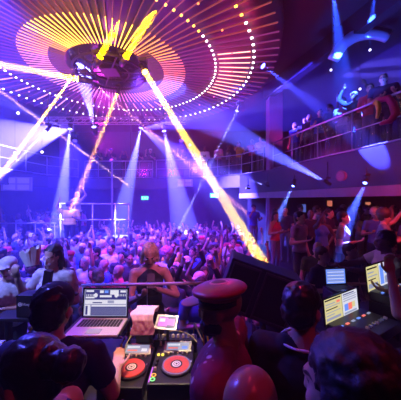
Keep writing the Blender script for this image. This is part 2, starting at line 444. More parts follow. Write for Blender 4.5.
# narrow, coloured beams from the canopy
BEAMS = [
 # src px, Y, dst px, Y, colour, power, angle, blend, label
 ((78, 79), 6.6, (-8, 63), 5.6, (1, .52, .0), 10000, 1.8, .2, 'moving spotlight throwing a thick yellow beam to the side of the canopy'),
 ((145, 72), 6.5, (266, 268), 3.9, (1.0, .58, .04), 15000, .8, .2, 'moving spotlight sending the long pale yellow beam down across the crowd'),
 ((100, 57), 6.1, (113, 33), 5.62, (1, .5, .0), 14000, 2.5, .2, 'moving spotlight with a short bright yellow beam, the one nearer the canopy centre'),
 ((126, 57), 6.25, (139, 35), 5.66, (1, .5, .0), 12000, 2.5, .2, 'moving spotlight with a short bright yellow beam, beside the first short one'),
 ((117, 94), 8.2, (71, 212), 8.64, (1.0, .42, .02), 4100, 2.2, .2, 'moving spotlight with the orange beam that falls on the podium dancer'),
 ((73, 76), 7.4, (6, 168), 8.2, (1.0, .46, .05), 2800, 2.2, .2, 'moving spotlight with the pale orange beam crossing the blue haze'),
 ((99, 88), 7.8, (170, 148), 9.5, (1.0, .35, .3), 500, 2.0, .2, 'moving spotlight with a faint rosy beam behind the centre rig'),
 ((237, 111), 9.0, (184, 218), 9.5, ICE, 2600, 1.0, .2, 'small spotlight with a thin white beam slanting over the mid floor'),
 ((46, 131), 8.5, (2, 176), 8.0, ICE, 1500, 2.0, .2, 'small spotlight with a short icy beam in the haze by the square lamp panel'),
 # big blue and white heads on the far truss
 ((70, 129), 9.5, (58, 235), 9.0, (.17, .17, 1.0), 130000, 11.0, .3, 'moving spotlight dropping the broad white beam beside the podium'),
 ((70, 129), 9.48, (-30, 150), 9.0, (.05, .04, 1.0), 300000, 44.0, .1, None),
 ((141, 128), 9.5, (122, 215), 9.3, (.15, .15, 1.0), 110000, 13.0, .3, 'moving spotlight dropping a white beam on the floor behind the podium rail'),
 ((141, 128), 9.48, (236, 106), 8.9, (.05, .03, 1.0), 260000, 27.0, .1, None),
 ((141, 128), 9.46, (192, 166), 10.3, (.10, .07, 1.0), 45000, 34.0, .9, None),  # added wide fan with no head of its own, fills the haze
 ((70, 129), 9.47, (-8, 96), 9.0, (.13, .12, 1.0), 240000, 9.0, .4, None),  # added narrow beam, brightens the upper edge of the side fan
 ((141, 128), 9.47, (232, 108), 9.0, (.13, .10, 1.0), 260000, 10.0, .4, None),  # added narrow beam, brightens the upper edge of the second fan
 ((164, 131), 9.5, (182, 215), 9.0, (.11, .10, 1.0), 120000, 16.0, .1, 'moving spotlight opening a blue fan toward the middle of the dance floor'),
 ((94, 127), 9.0, (84, 82), 7.9, (.15, .15, 1.0), 70000, 17.0, .1, 'spotlight aimed upward, its pale blue cone reaching the centre rig'),
 ((129, 186), 9.8, (60, 135), 9.0, (1.0, .5, .4), 350, 1.5, .2, 'spotlight dot glowing on the far balcony fascia, thin beam rising'),
 ((265, 185), 8.8, (190, 160), 10.0, ICE, 12000, 9.0, .15, 'small spotlight on the balcony edge just behind the magenta column'),
 ((246, 188), 9.8, (190, 180), 10.0, ICE, 6000, 6.0, .15, 'small spotlight under the curved balcony next to the green exit sign'),
 ((324, 181), 5.75, (262, 148), 6.6, (.09, .10, 1.0), 60000, 14.0, .1, 'blue spotlight on the side balcony fascia fanning back toward the column'),
 ((293, 186), 7.1, (262, 250), 6.4, (.10, .16, 1.0), 22000, 11.0, .1, 'blue spotlight by the column foot, narrow fan down onto the side tier'),
 ((365, 183), 4.9, (330, 262), 4.2, (.06, .10, 1.0), 22000, 12.0, .1, 'blue spotlight under the pale band with a fan down on the guests'),
 ((333, -8), 4.8, (348, 120), 7.2, (.02, .07, 1.0), 30000, 13.0, .1, 'dark blue spotlight high over the side balcony, the wider of two'),
 ((375, -8), 4.8, (362, 100), 9.0, (.02, .07, 1.0), 14000, 9.0, .1, 'dark blue spotlight high over the side balcony, the narrower of two'),
 ((263, 66), 6.8, (385, 158), 5.2, (.05, .06, 1.0), 30000, 8.0, .12, 'blue spotlight at the canopy edge crossing toward the side balcony'),
]
for s, sy, d, dy, c, pw, an, bl, lab in BEAMS:
    A = P(s[0], s[1], sy); B = P(d[0], d[1], dy)
    if an <= 5: beam_lamp(A, B, c, pw * KB, .14 if pw > 9000 else .11 if pw > 4000 else .06, an)
    else: lamp(A, B, c, pw * K, an, bl)
    if lab:
        cz = (A - (B - A).normalized() * .17).z; rr2 = math.hypot(A.x - CX, A.y - CYc); sz = .5 if s[1] > 170 else 1.0 if pw > 8000 else .7
        top = prof(rr2) - .06 if rr2 < 5.2 else 7.38 if A.z > 5 else A.z + .4
        up = max(0.0, top - cz - .25 * sz)
        head(A, B, c, lab, size=sz, drop=up)
# washes
def wash(loc, to, col, power, ang, blend=.8, soft=.15, label=None):
    lamp(loc, to, col, power, ang, blend, soft)
    if label: head(loc, to, col, label, es=6, size=1.2, drop=.3)
WASH = [
 ((-6.5, 12.4, 5.9), (-4.6, 8.2, 0.8), (.035, .02, 1.0), 14000, 62, 'blue wash lamp hanging before the far balcony corner'),
 ((-1.0, 12.4, 5.9), (-1.3, 8.6, 0.8), (.06, .016, 1.0), 13000, 66, 'violet wash lamp hanging before the far balcony middle'),
 ((-7.0, 6.5, 5.6), (-4.6, 8.4, 1), (.03, .02, 1.0), 9000, 70, 'blue wash lamp hanging off the hazy side balcony'),
]
for a_, b_, c, pw, an, lab in WASH: wash(a_, b_, c, pw, an, label=lab)
# added spots without fixtures; the high ones light the crowd from above
lamp((-3.2, 3.4, 6.3), (-2.6, 5.6, 1.2), (.06, .04, 1.0), 6500, 85, .8, .1)
lamp((-0.4, 3.2, 6.3), (-.4, 5.2, 1.2), (.8, .04, .8), 1200, 62, .8, .1)
lamp((-1.6, 6.2, 6.3), (-1.2, 8.4, 1.2), (.22, .03, 1.0), 4000, 85, .8, .1)
lamp((3.4, 3.0, 3.9), (3.7, 6.0, 1.8), (1.0, .05, .14), 200, 85, .8, .08)
lamp((-3.2, .5, 5.2), (-1.75, 2.5, 2.15), (.22, .26, 1.0), 900, 22, .5, .05)  # added blue spot on the guests at the rail
lamp((.9, .3, 5.4), (-.5, 2.55, 2.1), (1.0, .2, .6), 330, 14, .5, .05)  # added narrow pink spot on the blond guest
lamp((-5.2, 5.0, 6.2), (-4.4, 7.6, 1), (.06, .05, 1.0), 8000, 70, .7, .05)
lamp((.45, 1.5, 5.6), (.18, .95, 2.4), (1.0, .03, .12), 80, 30, .6, .03)  # added red spot over the hat and the shaven head
lamp(P(352, 112, 4.9), P(372, 40, 5.8), (.04, .09, 1.0), 420, 62, .5, .04)  # added blue spot aimed at the ceiling arch
# added booth spots: rosy from the side, blue from the floor, warm over decks
lamp((1.6, -.4, 5.2), (0.2, 1.1, 2.2), (1.0, .03, .10), 55, 60, .7, .06)
lamp((-2.6, 2.6, 4.6), (-.8, 1.4, 2.1), (.08, .08, 1.0), 520, 60, .7, .06)
lamp((-1.3, 1.0, 4.6), (-.66, 1.72, 1.95), (1.0, .10, .22), 200, 17, .7, .05)  # added narrow pink spot that tints the laptop base
lamp((-.35, 1.75, 4.4), (-.38, 1.66, 1.7), (1.0, .72, .42), 260, 22, .7, .04)
lamp((3.3, 8.7, 4.3), (2.95, 9.4, 6.2), (1.0, .03, .5), 60, 50, .5, .05)  # added magenta spot that tints the column
# added uplights without fixtures that tint the canopy
lamp((-5.2, 4.2, 5.4), (-3.6, 7.4, 6.9), (.5, .03, 1.0), 350, 120, .6, .2)
lamp((0.8, 9.4, 5.3), (-.6, 7.0, 6.6), (1.0, .02, .3), 220, 120, .6, .2)
lamp((-2.8, 4.6, 5.7), (-2.8, 6.0, 6.7), (1.0, .3, .02), 350, 130, .6, .2)
lamp((-4.5, 10.8, 5.0), (-3.0, 9.4, 6.6), (.8, .03, .8), 900, 120, .6, .2)
lamp((1.3, 6.6, 5.2), (.8, 5.4, 6.7), (1.0, .02, .10), 180, 120, .6, .2)
HAND_SPOTS = [(-.55,2.62,.6),(-1.5,2.42,.5),(-2.0,2.5,.5),(-.7,5.0,.5),(-4.65,8.72,.6),(-3.15,8.55,.3)]
# ------------------------------------------------------------------ people
def remeshed(bm, name, voxel, smooth=2, dec=1.0, jit=0.0, jscale=40.0, trim=None):
    me = bpy.data.meshes.new(name); bm.to_mesh(me); bm.free()
    o = bpy.data.objects.new('tmp', me); COL.objects.link(o)
    m = o.modifiers.new('r', 'REMESH'); m.mode = 'VOXEL'; m.voxel_size = voxel
    if smooth:
        s = o.modifiers.new('s', 'SMOOTH'); s.factor = .5; s.iterations = smooth
    if dec < 1.0:
        d = o.modifiers.new('d', 'DECIMATE'); d.ratio = dec
    dg = bpy.context.evaluated_depsgraph_get()
    out = bpy.data.meshes.new_from_object(o.evaluated_get(dg))
    out.name = name
    bpy.data.objects.remove(o); bpy.data.meshes.remove(me)
    if jit:
        for v in out.vertices:
            n = noise.noise(v.co * jscale) + .5 * noise.noise(v.co * jscale * 2.3)
            v.co += v.normal * n * jit
    for p in out.polygons: p.use_smooth = True
    return out

def chain(bm, pts, rs, flat_end=False):
    for i in range(len(pts) - 1):
        cap(bm, pts[i], pts[i + 1], rs[i], rs[i + 1], ends=(1, 0 if (flat_end and i == len(pts) - 2) else 1))

def hand(bm, wrist, d, palm_n, s=1.0, curl=.35, side=1, spread=.12, fr=.0088):
    """palm, four unequal bent fingers and a thumb leaving the side of the palm"""
    d = Vector(d).normalized(); n = Vector(palm_n); n = (n - d * n.dot(d)).normalized(); a = d.cross(n).normalized() * side
    wrist = Vector(wrist)
    Mx = Matrix((( a.x, d.x, n.x, wrist.x), (a.y, d.y, n.y, wrist.y), (a.z, d.z, n.z, wrist.z), (0, 0, 0, 1)))
    ell(bm, (0, .05 * s, 0), (.042 * s, .055 * s, .016 * s), Mx)
    for i, (x, L) in enumerate(((-.030, .066), (-.010, .076), (.010, .072), (.029, .056))):
        b0 = Vector((x * s, .088 * s, 0)); ang = x * spread * 40 / 1.2 * .08
        p = b0; dirv = Vector((x * spread * 8, 1, 0)).normalized(); c_ = 0
        pts = [p]
        for f in (.45, .32, .23):
            c_ += curl
            q = Vector((dirv.x, dirv.y * math.cos(c_), math.sin(c_))).normalized()
            p = p + q * L * s * f; pts.append(p)
        pts = [Mx @ q for q in pts]
        chain(bm, pts, [fr * s, fr * s * .95, fr * s * .9, fr * s * .8])
    t0 = Vector((-.032 * s, .022 * s, .004 * s)); t1 = t0 + Vector((-.028, .030, .010)) * s; t2 = t1 + Vector((-.008, .030, .012)) * s
    chain(bm, [Mx @ t0, Mx @ t1, Mx @ t2], [.012 * s, .0105 * s, .009 * s])

class Pose:
    def __init__(s, h=1.72, lean=0.0, lean_x=0.0, armL=None, armR=None, turn=0.0, tilt=0.0, nod=0.0, female=False, build=1.0, handL=None, handR=None, headz=0.0):
        s.k = h / 1.72; s.lean = lean; s.lean_x = lean_x; s.armL = armL; s.armR = armR; s.turn = turn; s.tilt = tilt; s.nod = nod
        s.female = female; s.build = build; s.handL = handL; s.handR = handR; s.headz = headz
# standard arms: (elbow, wrist) relative to the shoulder, x outward, y forward(-), z up
ARMS = {
 'down': ((.05, .02, -.28), (.07, -.05, -.52)),
 'bent': ((.07, .02, -.27), (.00, -.22, -.20)),
 'up': ((.07, -.04, .27), (.04, -.06, .52)),
 'up_bent': ((.16, -.05, .20), (.06, -.08, .43)),
 'phone': ((.06, -.16, -.12), (-.04, -.24, .12)),
 'fwd_up': ((.03, -.20, .10), (-.02, -.33, .32)),
 'face': ((.08, -.08, -.26), (-.06, -.16, -.02)),
 'cross': ((.05, -.02, -.27), (-.16, -.14, -.22)),
 'point': ((.08, -.22, .02), (.10, -.46, .10)),
 'hip': ((.17, .05, -.22), (-.01, -.03, -.38)),
}
def build_person(name, ps, voxel=.014, dec=.3, hair='short', garment='tshirt', fine=False, hair_jit=.006):
    k = ps.k; B = ps.build
    T0 = Matrix.Translation((0, 0, .95 * k)) @ Euler((ps.lean, ps.lean_x, 0)).to_matrix().to_4x4() @ Matrix.Translation((0, 0, -.95 * k))
    def U(p): return T0 @ (Vector(p) * k)
    sw = (.165 if ps.female else .19) * B
    neck = U((0, .012, 1.44)); hc = U((0, -.018, 1.60 + ps.headz))
    HM = Matrix.Translation(hc) @ Euler((ps.nod, ps.tilt, ps.turn)).to_matrix().to_4x4() @ Matrix.Scale(k * 1.0, 4)
    out = {}
    shL = U((sw, .0, 1.405)); shR = U((-sw, .0, 1.405))
    arms = []
    for sg, sh, arm, hd in ((1, shL, ps.armL, ps.handL), (-1, shR, ps.armR, ps.handR)):
        e, w_ = ARMS[arm] if isinstance(arm, str) else arm
        el = sh + Vector((e[0] * sg, e[1], e[2])) * k; wr = sh + Vector((w_[0] * sg, w_[1], w_[2])) * k
        arms.append((sg, sh, el, wr, arm, hd))
    # body
    bm = bmesh.new()
    for sg in (-1, 1):
        hip = Vector((.088 * sg, 0, .92)) * k; kn = Vector((.10 * sg, -.015, .50)) * k; an = Vector((.105 * sg, .02, .09)) * k
        chain(bm, [hip, kn, an], [.088 * k * B, .057 * k, .040 * k])
        ell(bm, Vector((.108 * sg, -.045, .042)) * k, Vector((.045, .13, .042)) * k)
    ell(bm, Vector((0, .005, .95)) * k, Vector((.162 * B, .115 * B, .12)) * k)
    ell(bm, U((0, .0, 1.10)), Vector(((.125 if ps.female else .145) * B, .098 * B, .16)) * k)
    ell(bm, U((0, -.005, 1.29)), Vector(((.145 if ps.female else .165) * B, .108 * B, .17)) * k)
    if ps.female:
        for sg in (-1, 1): ell(bm, U((.07 * sg, -.085, 1.29)), Vector((.06, .055, .06)) * k)
    cap(bm, U((-sw + .01, 0, 1.405)), U((sw - .01, 0, 1.405)), .056 * k * B)
    cap(bm, U((-.07, .01, 1.44)), U((.07, .01, 1.44)), .05 * k)
    cap(bm, neck, hc + Vector((0, .012, -.03)) * k, (.050 if ps.female else .058) * k, .048 * k)
    # head with face
    ell(bm, (0, .012, .035), (.074, .092, .088), HM, 20, 14)
    ell(bm, (0, -.022, -.02), (.062, .066, .085), HM, 18, 12)
    ell(bm, (0, -.050, -.078), (.034, .036, .030), HM)
    ell(bm, (0, -.086, -.012), (.012, .020, .026), HM, 10, 8)
    ell(bm, (0, -.094, -.030), (.0165, .014, .011), HM, 10, 8)
    ell(bm, (0, -.078, .020), (.048, .016, .010), HM, 12, 8)
    ell(bm, (0, -.080, -.056), (.024, .012, .009), HM, 10, 8)
    for sg in (-1, 1):
        ell(bm, (.076 * sg, .014, -.005), (.010, .019, .032), HM, 10, 8)
        ell(bm, (.045 * sg, -.052, -.022), (.022, .022, .02), HM, 10, 8)
    for sg, sh, el, wr, arm, hd in arms:
        chain(bm, [sh, el, wr], [.050 * k * B, .039 * k * B, .027 * k])
        d = (wr - el).normalized()
        if hd: hand(bm, wr, hd[0], hd[1], k, hd[2] if len(hd) > 2 else .4, sg, fr=.0088 if fine else .011)
        else:
            pn = Vector((-sg, 0, 0)) if arm in ('down',) else Vector((0, -1, .1)) if arm in ('up', 'up_bent', 'fwd_up') else Vector((0, 0, 1))
            hand(bm, wr, d, pn, k, .45, sg, fr=.0088 if fine else .0115)
    body = remeshed(bm, name, voxel, 1 if fine else 1, dec)
    # face and clothes colours by place on the body: slots 0 skin, 1 trousers, 2 shoes, 3 features
    Hi = HM.inverted()
    for p in body.polygons:
        c = p.center; q = Hi @ c; mi = 0
        if c.z < 1.0 * k and abs(c.x) < .21 * k: mi = 1
        if c.z < .10 * k: mi = 2
        if q.length < .14 and q.y < -.045:
            if (abs(abs(q.x) - .032) < .011 and .0 < q.z < .010): mi = 3
            elif (abs(abs(q.x) - .033) < .018 and .018 < q.z < .027): mi = 3
            elif abs(q.x) < .022 and -.064 < q.z < -.050 and q.y < -.07: mi = 4
        p.material_index = mi
    out['body'] = body
    # upper garment
    g = .013 * k
    bm = bmesh.new()
    ell(bm, U((0, .0, 1.10)), Vector(((.13 if ps.female else .15) * B + .014, .098 * B + .014, .17)) * k)
    ell(bm, U((0, -.005, 1.29)), Vector(((.145 if ps.female else .165) * B + .014, .108 * B + .014, .172)) * k)
    ell(bm, U((0, .003, .99)), Vector((.166 * B + .004, .118 * B + .006, .10)) * k)
    for v in bm.verts: pass
    if ps.female:
        for sg in (-1, 1): ell(bm, U((.07 * sg, -.088, 1.29)), Vector((.066, .06, .066)) * k)
    if garment != 'tank':
        cap(bm, U((-sw + .01, 0, 1.405)), U((sw - .01, 0, 1.405)), .064 * k * B)
        for sg, sh, el, wr, arm, hd in arms:
            if garment == 'long': chain(bm, [sh, el, el.lerp(wr, .93)], [.063 * k * B, .052 * k * B, .038 * k], True)
            else: tube(bm, sh, sh.lerp(el, .62), .064 * k * B, .058 * k * B, 14); ell(bm, sh, (.064 * k * B,) * 3)
        cap(bm, U((-.075, .012, 1.435)), U((.075, .012, 1.435)), .055 * k)
    else:
        for sg in (-1, 1): cap(bm, U((.085 * sg, -.06, 1.34)), U((.09 * sg, .04, 1.44)), .030 * k)
    if garment == 'hoodie':
        ell(bm, U((0, .07, 1.45)), Vector((.11, .07, .075)) * k)
    # flatten the lower tube to an oval
    out['top'] = remeshed(bm, name + '_top', voxel, 2, dec, .003 if fine else 0, 14)
    # hair
    bm = bmesh.new()
    if hair != 'bald':
        ell(bm, (0, .026, .050), (.084, .098, .088), HM, 18, 12)
        ell(bm, (0, .050, .0), (.078, .070, .080), HM)
        if hair == 'long':
            ell(bm, (0, .062, -.08), (.088, .050, .17), HM)
            for sg in (-1, 1): cap(bm, (.072 * sg, .02, .03), (.082 * sg, .0, -.16), .026, .022, HM)
        elif hair == 'bob':
            ell(bm, (0, .04, -.03), (.092, .072, .10), HM)
            for sg in (-1, 1): cap(bm, (.074 * sg, .01, .03), (.08 * sg, -.005, -.07), .026, .026, HM)
        elif hair == 'bun':
            ell(bm, (0, .10, .11), (.045, .045, .045), HM)
        elif hair == 'afro':
            ell(bm, (0, .03, .075), (.125, .125, .115), HM)
        elif hair == 'ponytail':
            cap(bm, (0, .11, .06), (0, .15, -.10), .028, .02, HM)
        elif hair == 'cap':
            bm.free(); bm = bmesh.new()
            ell(bm, (0, .008, .062), (.088, .104, .072), HM, 20, 12)
            ell(bm, (0, -.10, .058), (.066, .062, .010), HM, 16, 8)
        elif hair == 'bucket':
            bm.free(); bm = bmesh.new()
            tube(bm, HM @ Vector((0, .008, .03)), HM @ Vector((0, .008, .125)), .100 * k, .078 * k, 20)
            tube(bm, HM @ Vector((0, .008, .022)), HM @ Vector((0, .008, .036)), .150 * k, .112 * k, 20)
        out['hair'] = remeshed(bm, name + '_hair', min(voxel, .012), 1, dec if not fine else 1.0, hair_jit if hair not in ('cap', 'bucket') else 0, 45)
    return out

SKIN = [mat('skin_fair', (.62, .40, .30), .5), mat('skin_tan', (.45, .27, .18), .5), mat('skin_brown', (.24, .13, .08), .5), mat('skin_deep', (.12, .065, .045), .5)]
M_feat = mat('face_features', (.03, .015, .015), .5); M_lip = mat('lips', (.35, .08, .08), .45)
TROU = [mat('trousers_black', (.015, .015, .02), .8), mat('trousers_denim', (.05, .07, .15), .8), mat('trousers_grey', (.12, .12, .13), .8)]
M_shoe = mat('shoe', (.03, .03, .03), .5)
CLOTH = {'white': (.80, .80, .82), 'black': (.012, .012, .014), 'grey': (.25, .25, .27), 'red': (.55, .04, .05), 'pink': (.75, .25, .42), 'blue': (.06, .12, .5), 'yellow': (.8, .55, .05), 'pale': (.6, .52, .5), 'dark': (.04, .03, .06)}
CM = {k_: mat('cloth_' + k_, v, .85, noise_s=9, noise_amt=.3) for k_, v in CLOTH.items()}
HAIRC = {'black': (.008, .007, .008), 'brown': (.06, .03, .015), 'blond': (.7, .56, .36), 'red': (.28, .07, .02)}
HM_ = {k_: mat('hair_' + k_, v, .55, noise_s=60, noise_amt=.5, bump=.3) for k_, v in HAIRC.items()}
CAPM = {'white': CM['white'], 'black': CM['black'], 'red': CM['red'], 'blue': CM['blue']}

PROTO = []
SPEC = [ # name key, pose kwargs, hair, garment, description of pose
 (dict(armL='down', armR='bent'), 'short', 'tshirt', 'one hand raised to the waist'),
 (dict(armL='up', armR='down', turn=.3), 'short', 'tshirt', 'one arm straight up'),
 (dict(h=1.66, armL='up', armR='up_bent', female=True), 'long', 'tank', 'both arms up'),
 (dict(h=1.64, armL='bent', armR='bent', female=True, turn=-.4, tilt=.1), 'long', 'tank', 'dancing with bent arms'),
 (dict(h=1.76, armL='bent', armR='phone'), 'cap', 'tshirt', 'holding a hand before the face'),
 (dict(h=1.78, armL='cross', armR='cross', turn=.2), 'short', 'long', 'arms folded'),
 (dict(h=1.68, armL='face', armR='up_bent', female=True, turn=.5), 'bob', 'tshirt', 'hand at the chin, other arm up'),
 (dict(h=1.74, armL='fwd_up', armR='bent', nod=.1), 'afro', 'tshirt', 'one arm reaching forward and up'),
 (dict(h=1.70, armL='down', armR='down', turn=-.6), 'bald', 'tshirt', 'arms hanging down'),
 (dict(h=1.65, armL='hip', armR='fwd_up', female=True, turn=.2, tilt=-.12), 'ponytail', 'tank', 'hand on hip, other reaching up'),
 (dict(h=1.75, armL='up_bent', armR='up_bent', turn=-.2), 'cap', 'long', 'both hands over the head'),
 (dict(h=1.72, armL='bent', armR='down', turn=.8), 'bucket', 'tshirt', 'turned to the side'),
 (dict(h=1.66, armL='phone', armR='phone', female=True), 'long', 'tshirt', 'both hands before the face'),
 (dict(h=1.80, armL='bent', armR='cross', turn=-.1, build=1.1), 'short', 'hoodie', 'arms held in front'),
]
HAIRNAME = {'short': 'short {} hair', 'long': 'long {} hair', 'bob': 'bobbed {} hair', 'bun': '{} hair in a bun', 'afro': 'big round {} hair', 'ponytail': 'a {} ponytail', 'cap': 'a {} cap', 'bucket': 'a {} bucket hat', 'bald': 'a shaven head'}
GARNAME = {'tshirt': 'T-shirt', 'tank': 'sleeveless top', 'long': 'long-sleeved shirt', 'hoodie': 'hooded sweatshirt'}
NOCROWD = False
for i, (kw, hair, gar, desc) in enumerate(SPEC):
    PROTO.append((build_person('person', Pose(**kw), .016, .26, hair, gar), hair, gar, desc, kw.get('female', False), kw.get('h', 1.72)))

def put_person(pi, loc, rz, label, cloth, hairc, skin, group=None, trousers=0):
    parts, hair, gar, desc, fem, h = PROTO[pi]
    o = link(parts['body'], 'person')
    if not len(parts['body'].materials):
        for m in (SKIN[0], TROU[0], M_shoe, M_feat, M_lip): parts['body'].materials.append(m)
        parts['top'].materials.append(CM['white'])
        if 'hair' in parts: parts['hair'].materials.append(HM_['black'])
        for q in parts.values(): q.update()
    o.location = loc; o.rotation_euler = (0, 0, rz)
    for s_, m in ((0, SKIN[skin]), (1, TROU[trousers])):
        o.material_slots[s_].link = 'OBJECT'; o.material_slots[s_].material = m
    t = link(parts['top'], 'shirt' if gar in ('tshirt', 'long') else 'top', o)
    t.material_slots[0].link = 'OBJECT'; t.material_slots[0].material = CM[cloth]
    if 'hair' in parts:
        hh = link(parts['hair'], 'cap' if hair == 'cap' else 'hat' if hair == 'bucket' else 'hair', o)
        hh.material_slots[0].link = 'OBJECT'
        hh.material_slots[0].material = CAPM.get(hairc, HM_['black']) if hair in ('cap', 'bucket') else HM_.get(hairc, HM_['black'])
    tag(o, label, 'person', group)
    return o

USED = set()
def describe(pi, cloth, hairc, where):
    parts, hair, gar, desc, fem, h = PROTO[pi]
    return 'person in %s %s with %s, %s, %s' % (cloth, GARNAME[gar], HAIRNAME[hair].format(hairc), desc, where)

def words_ok(s): return len(s.split()) <= 16
from mathutils.bvhtree import BVHTree
PB = {}
PLACED = []
def proto_tree(pi, M):
    if pi not in PB:
        vs, ps = [], []
        for m in (PROTO[pi][0]['body'], PROTO[pi][0]['top']):
            b0 = len(vs); vs += [v.co.copy() for v in m.vertices]; ps += [tuple(b0 + i for i in p.vertices) for p in m.polygons]
        PB[pi] = (vs, ps)
    vs, ps = PB[pi]
    return BVHTree.FromPolygons([M @ v for v in vs], ps)
def clash(pi, x, y, z, rz):
    near = [t for (a, c, zz, t) in PLACED if (a - x) ** 2 + (c - y) ** 2 < 1.7 and abs(zz - z) < 1.0]
    if not near: return 0, None
    tr = proto_tree(pi, Matrix.Translation((x, y, z)) @ Matrix.Rotation(rz, 4, 'Z'))
    return sum(1 for t in near if tr.overlap(t)), tr
PW = [4, 1.3, .8, 3, 2, 3, 1, 1, 3, 1, .6, 2, 2, 4]
RC = random.Random(11)
def crowd_person(x, y, z, where, group, rz=None, cl=None, up_bias=None, pi=None):
    face = math.atan2(x + .5, y) * .6
    best = None
    for t_ in range(18):
        p1 = pi if pi is not None else (RC.choices(range(len(PROTO)), PW)[0] if t_ < 12 else 8)
        r1 = (rz if rz is not None else RC.gauss(0, .45)) + face; x1 = x + RC.uniform(-.05, .05) * (t_ > 0); y1 = y + RC.uniform(-.05, .05) * (t_ > 0)
        n_, tree = clash(p1, x1, y1, z, r1)
        if best is None or n_ < best[0]: best = (n_, p1, r1, x1, y1, tree)
        if n_ == 0: break
    n_hit, pbest, rz, x, y, tree = best
    if n_hit: return None
    if tree is None: tree = proto_tree(pbest, Matrix.Translation((x, y, z)) @ Matrix.Rotation(rz, 4, 'Z'))
    PLACED.append((x, y, z, tree))
    for tr in range(400):
        p_ = pbest
        hair = PROTO[p_][1]
        c = cl or RC.choices(list(CLOTH), [4, 9, 4, 2, 2, 4, 1, 2, 7])[0]
        hc = RC.choice(list(CAPM)) if hair in ('cap', 'bucket') else RC.choices(list(HAIRC), [8, 5, 1, .6])[0]
        short = '%s %s, %s, %s, %s' % (c, GARNAME[PROTO[p_][2]], HAIRNAME[hair].format(hc), PROTO[p_][3], where)
        lab = 'person in ' + short
        if not words_ok(lab): lab = 'person, ' + short
        if not words_ok(lab): lab = 'person, %s %s, %s, %s' % (c, GARNAME[PROTO[p_][2]], HAIRNAME[hair].format(hc), where)
        if not words_ok(lab): lab = 'person, %s %s, %s' % (c, HAIRNAME[hair].format(hc), where)
        if lab not in USED: break
    USED.add(lab)
    if NOCROWD and RC.random() < .8: return None
    return put_person(p_, (x, y, z), rz, lab, c, hc, RC.choices([0, 1, 2, 3], [5, 3, 2, 2])[0], group, RC.randrange(3))
# ------------------------------------------------------------------ DJ booth furniture
M_desk = mat('desk_black', (.014, .014, .018), .5, noise_s=8)
M_plast = mat('device_plastic', (.018, .018, .02), .35)
M_knob = mat('knob_rubber', (.03, .03, .03), .5)
M_cream = mat('knob_cream', (.75, .65, .4), .45)
M_jog = mat('jog_red', (.75, .10, .07), .35)
M_jogring = mat('jog_silver', (.7, .7, .72), .25, .7)
M_lab = mat('label_white', (.85, .85, .85), .5)
E_green = mat('button_green', (.02, .1, .02), .4, emit=(.25, 1, .25), es=1.6)
E_orange = mat('button_orange', (.1, .05, .01), .4, emit=(1, .42, .06), es=1.6)
E_yel = mat('button_yellow', (.1, .08, .01), .4, emit=(1, .75, .1), es=1.3)
E_white = mat('screen_white', (.1, .1, .1), .3, emit=(.85, .87, 1), es=.75)
E_dim = mat('screen_grey', (.1, .1, .1), .3, emit=(.30, .34, .55), es=.8)
E_navy = mat('screen_navy', (.02, .02, .04), .3, emit=(.03, .035, .22), es=.8)
E_cream = mat('screen_cream', (.1, .1, .05), .3, emit=(.9, .80, .38), es=.7)
E_blue = mat('screen_blue', (.02, .02, .1), .3, emit=(.15, .3, 1), es=.9)
E_red = mat('screen_red', (.1, .02, .02), .3, emit=(1, .2, .15), es=.9)
E_pink = mat('button_violet', (.1, .02, .1), .3, emit=(.7, .15, .9), es=.9)
M_scrb = mat('screen_black', (.005, .005, .006), .2)
M_salmon = mat('laptop_case', (.62, .55, .58), .35, .3)
M_keys = mat('keyboard_keys', (.02, .02, .02), .5)
M_towel = mat('towel_cloth', (.85, .62, .78), .95, noise_s=30, noise_amt=.15, bump=.4)
M_cable = mat('cable_tan', (.42, .33, .14), .5)
M_cableb = mat('cable_black', (.02, .02, .02), .5)
M_yrub = mat('yellow_plastic', (.75, .48, .03), .4)

def legs_desk(name, label, x0, x1, y0, y1, top, th=.05, cat='table', floor=BOOTH):
    t = thing(name, label, cat, ((x0 + x1) / 2, (y0 + y1) / 2, floor)); cx, cy_ = (x0 + x1) / 2, (y0 + y1) / 2
    b = bmesh.new(); box(b, (0, 0, top - floor - th / 2), (x1 - x0, y1 - y0, th), bev=.006); finish(b, 'tabletop', M_desk, t)
    for sx in (-1, 1):
        for sy in (-1, 1):
            b = bmesh.new(); box(b, (sx * ((x1 - x0) / 2 - .04), sy * ((y1 - y0) / 2 - .04), (top - th - floor) / 2), (.05, .05, top - th - floor)); finish(b, 'leg', M_desk, t)
    return t
DT = 1.645
d_ = legs_desk('dj_desk', 'long black DJ desk carrying the decks and mixer', -1.95, .12, 1.40, 1.985, DT)
b = bmesh.new(); box(b, (0, .285, .45), (1.95, .012, .85)); finish(b, 'front_panel', M_desk, d_)

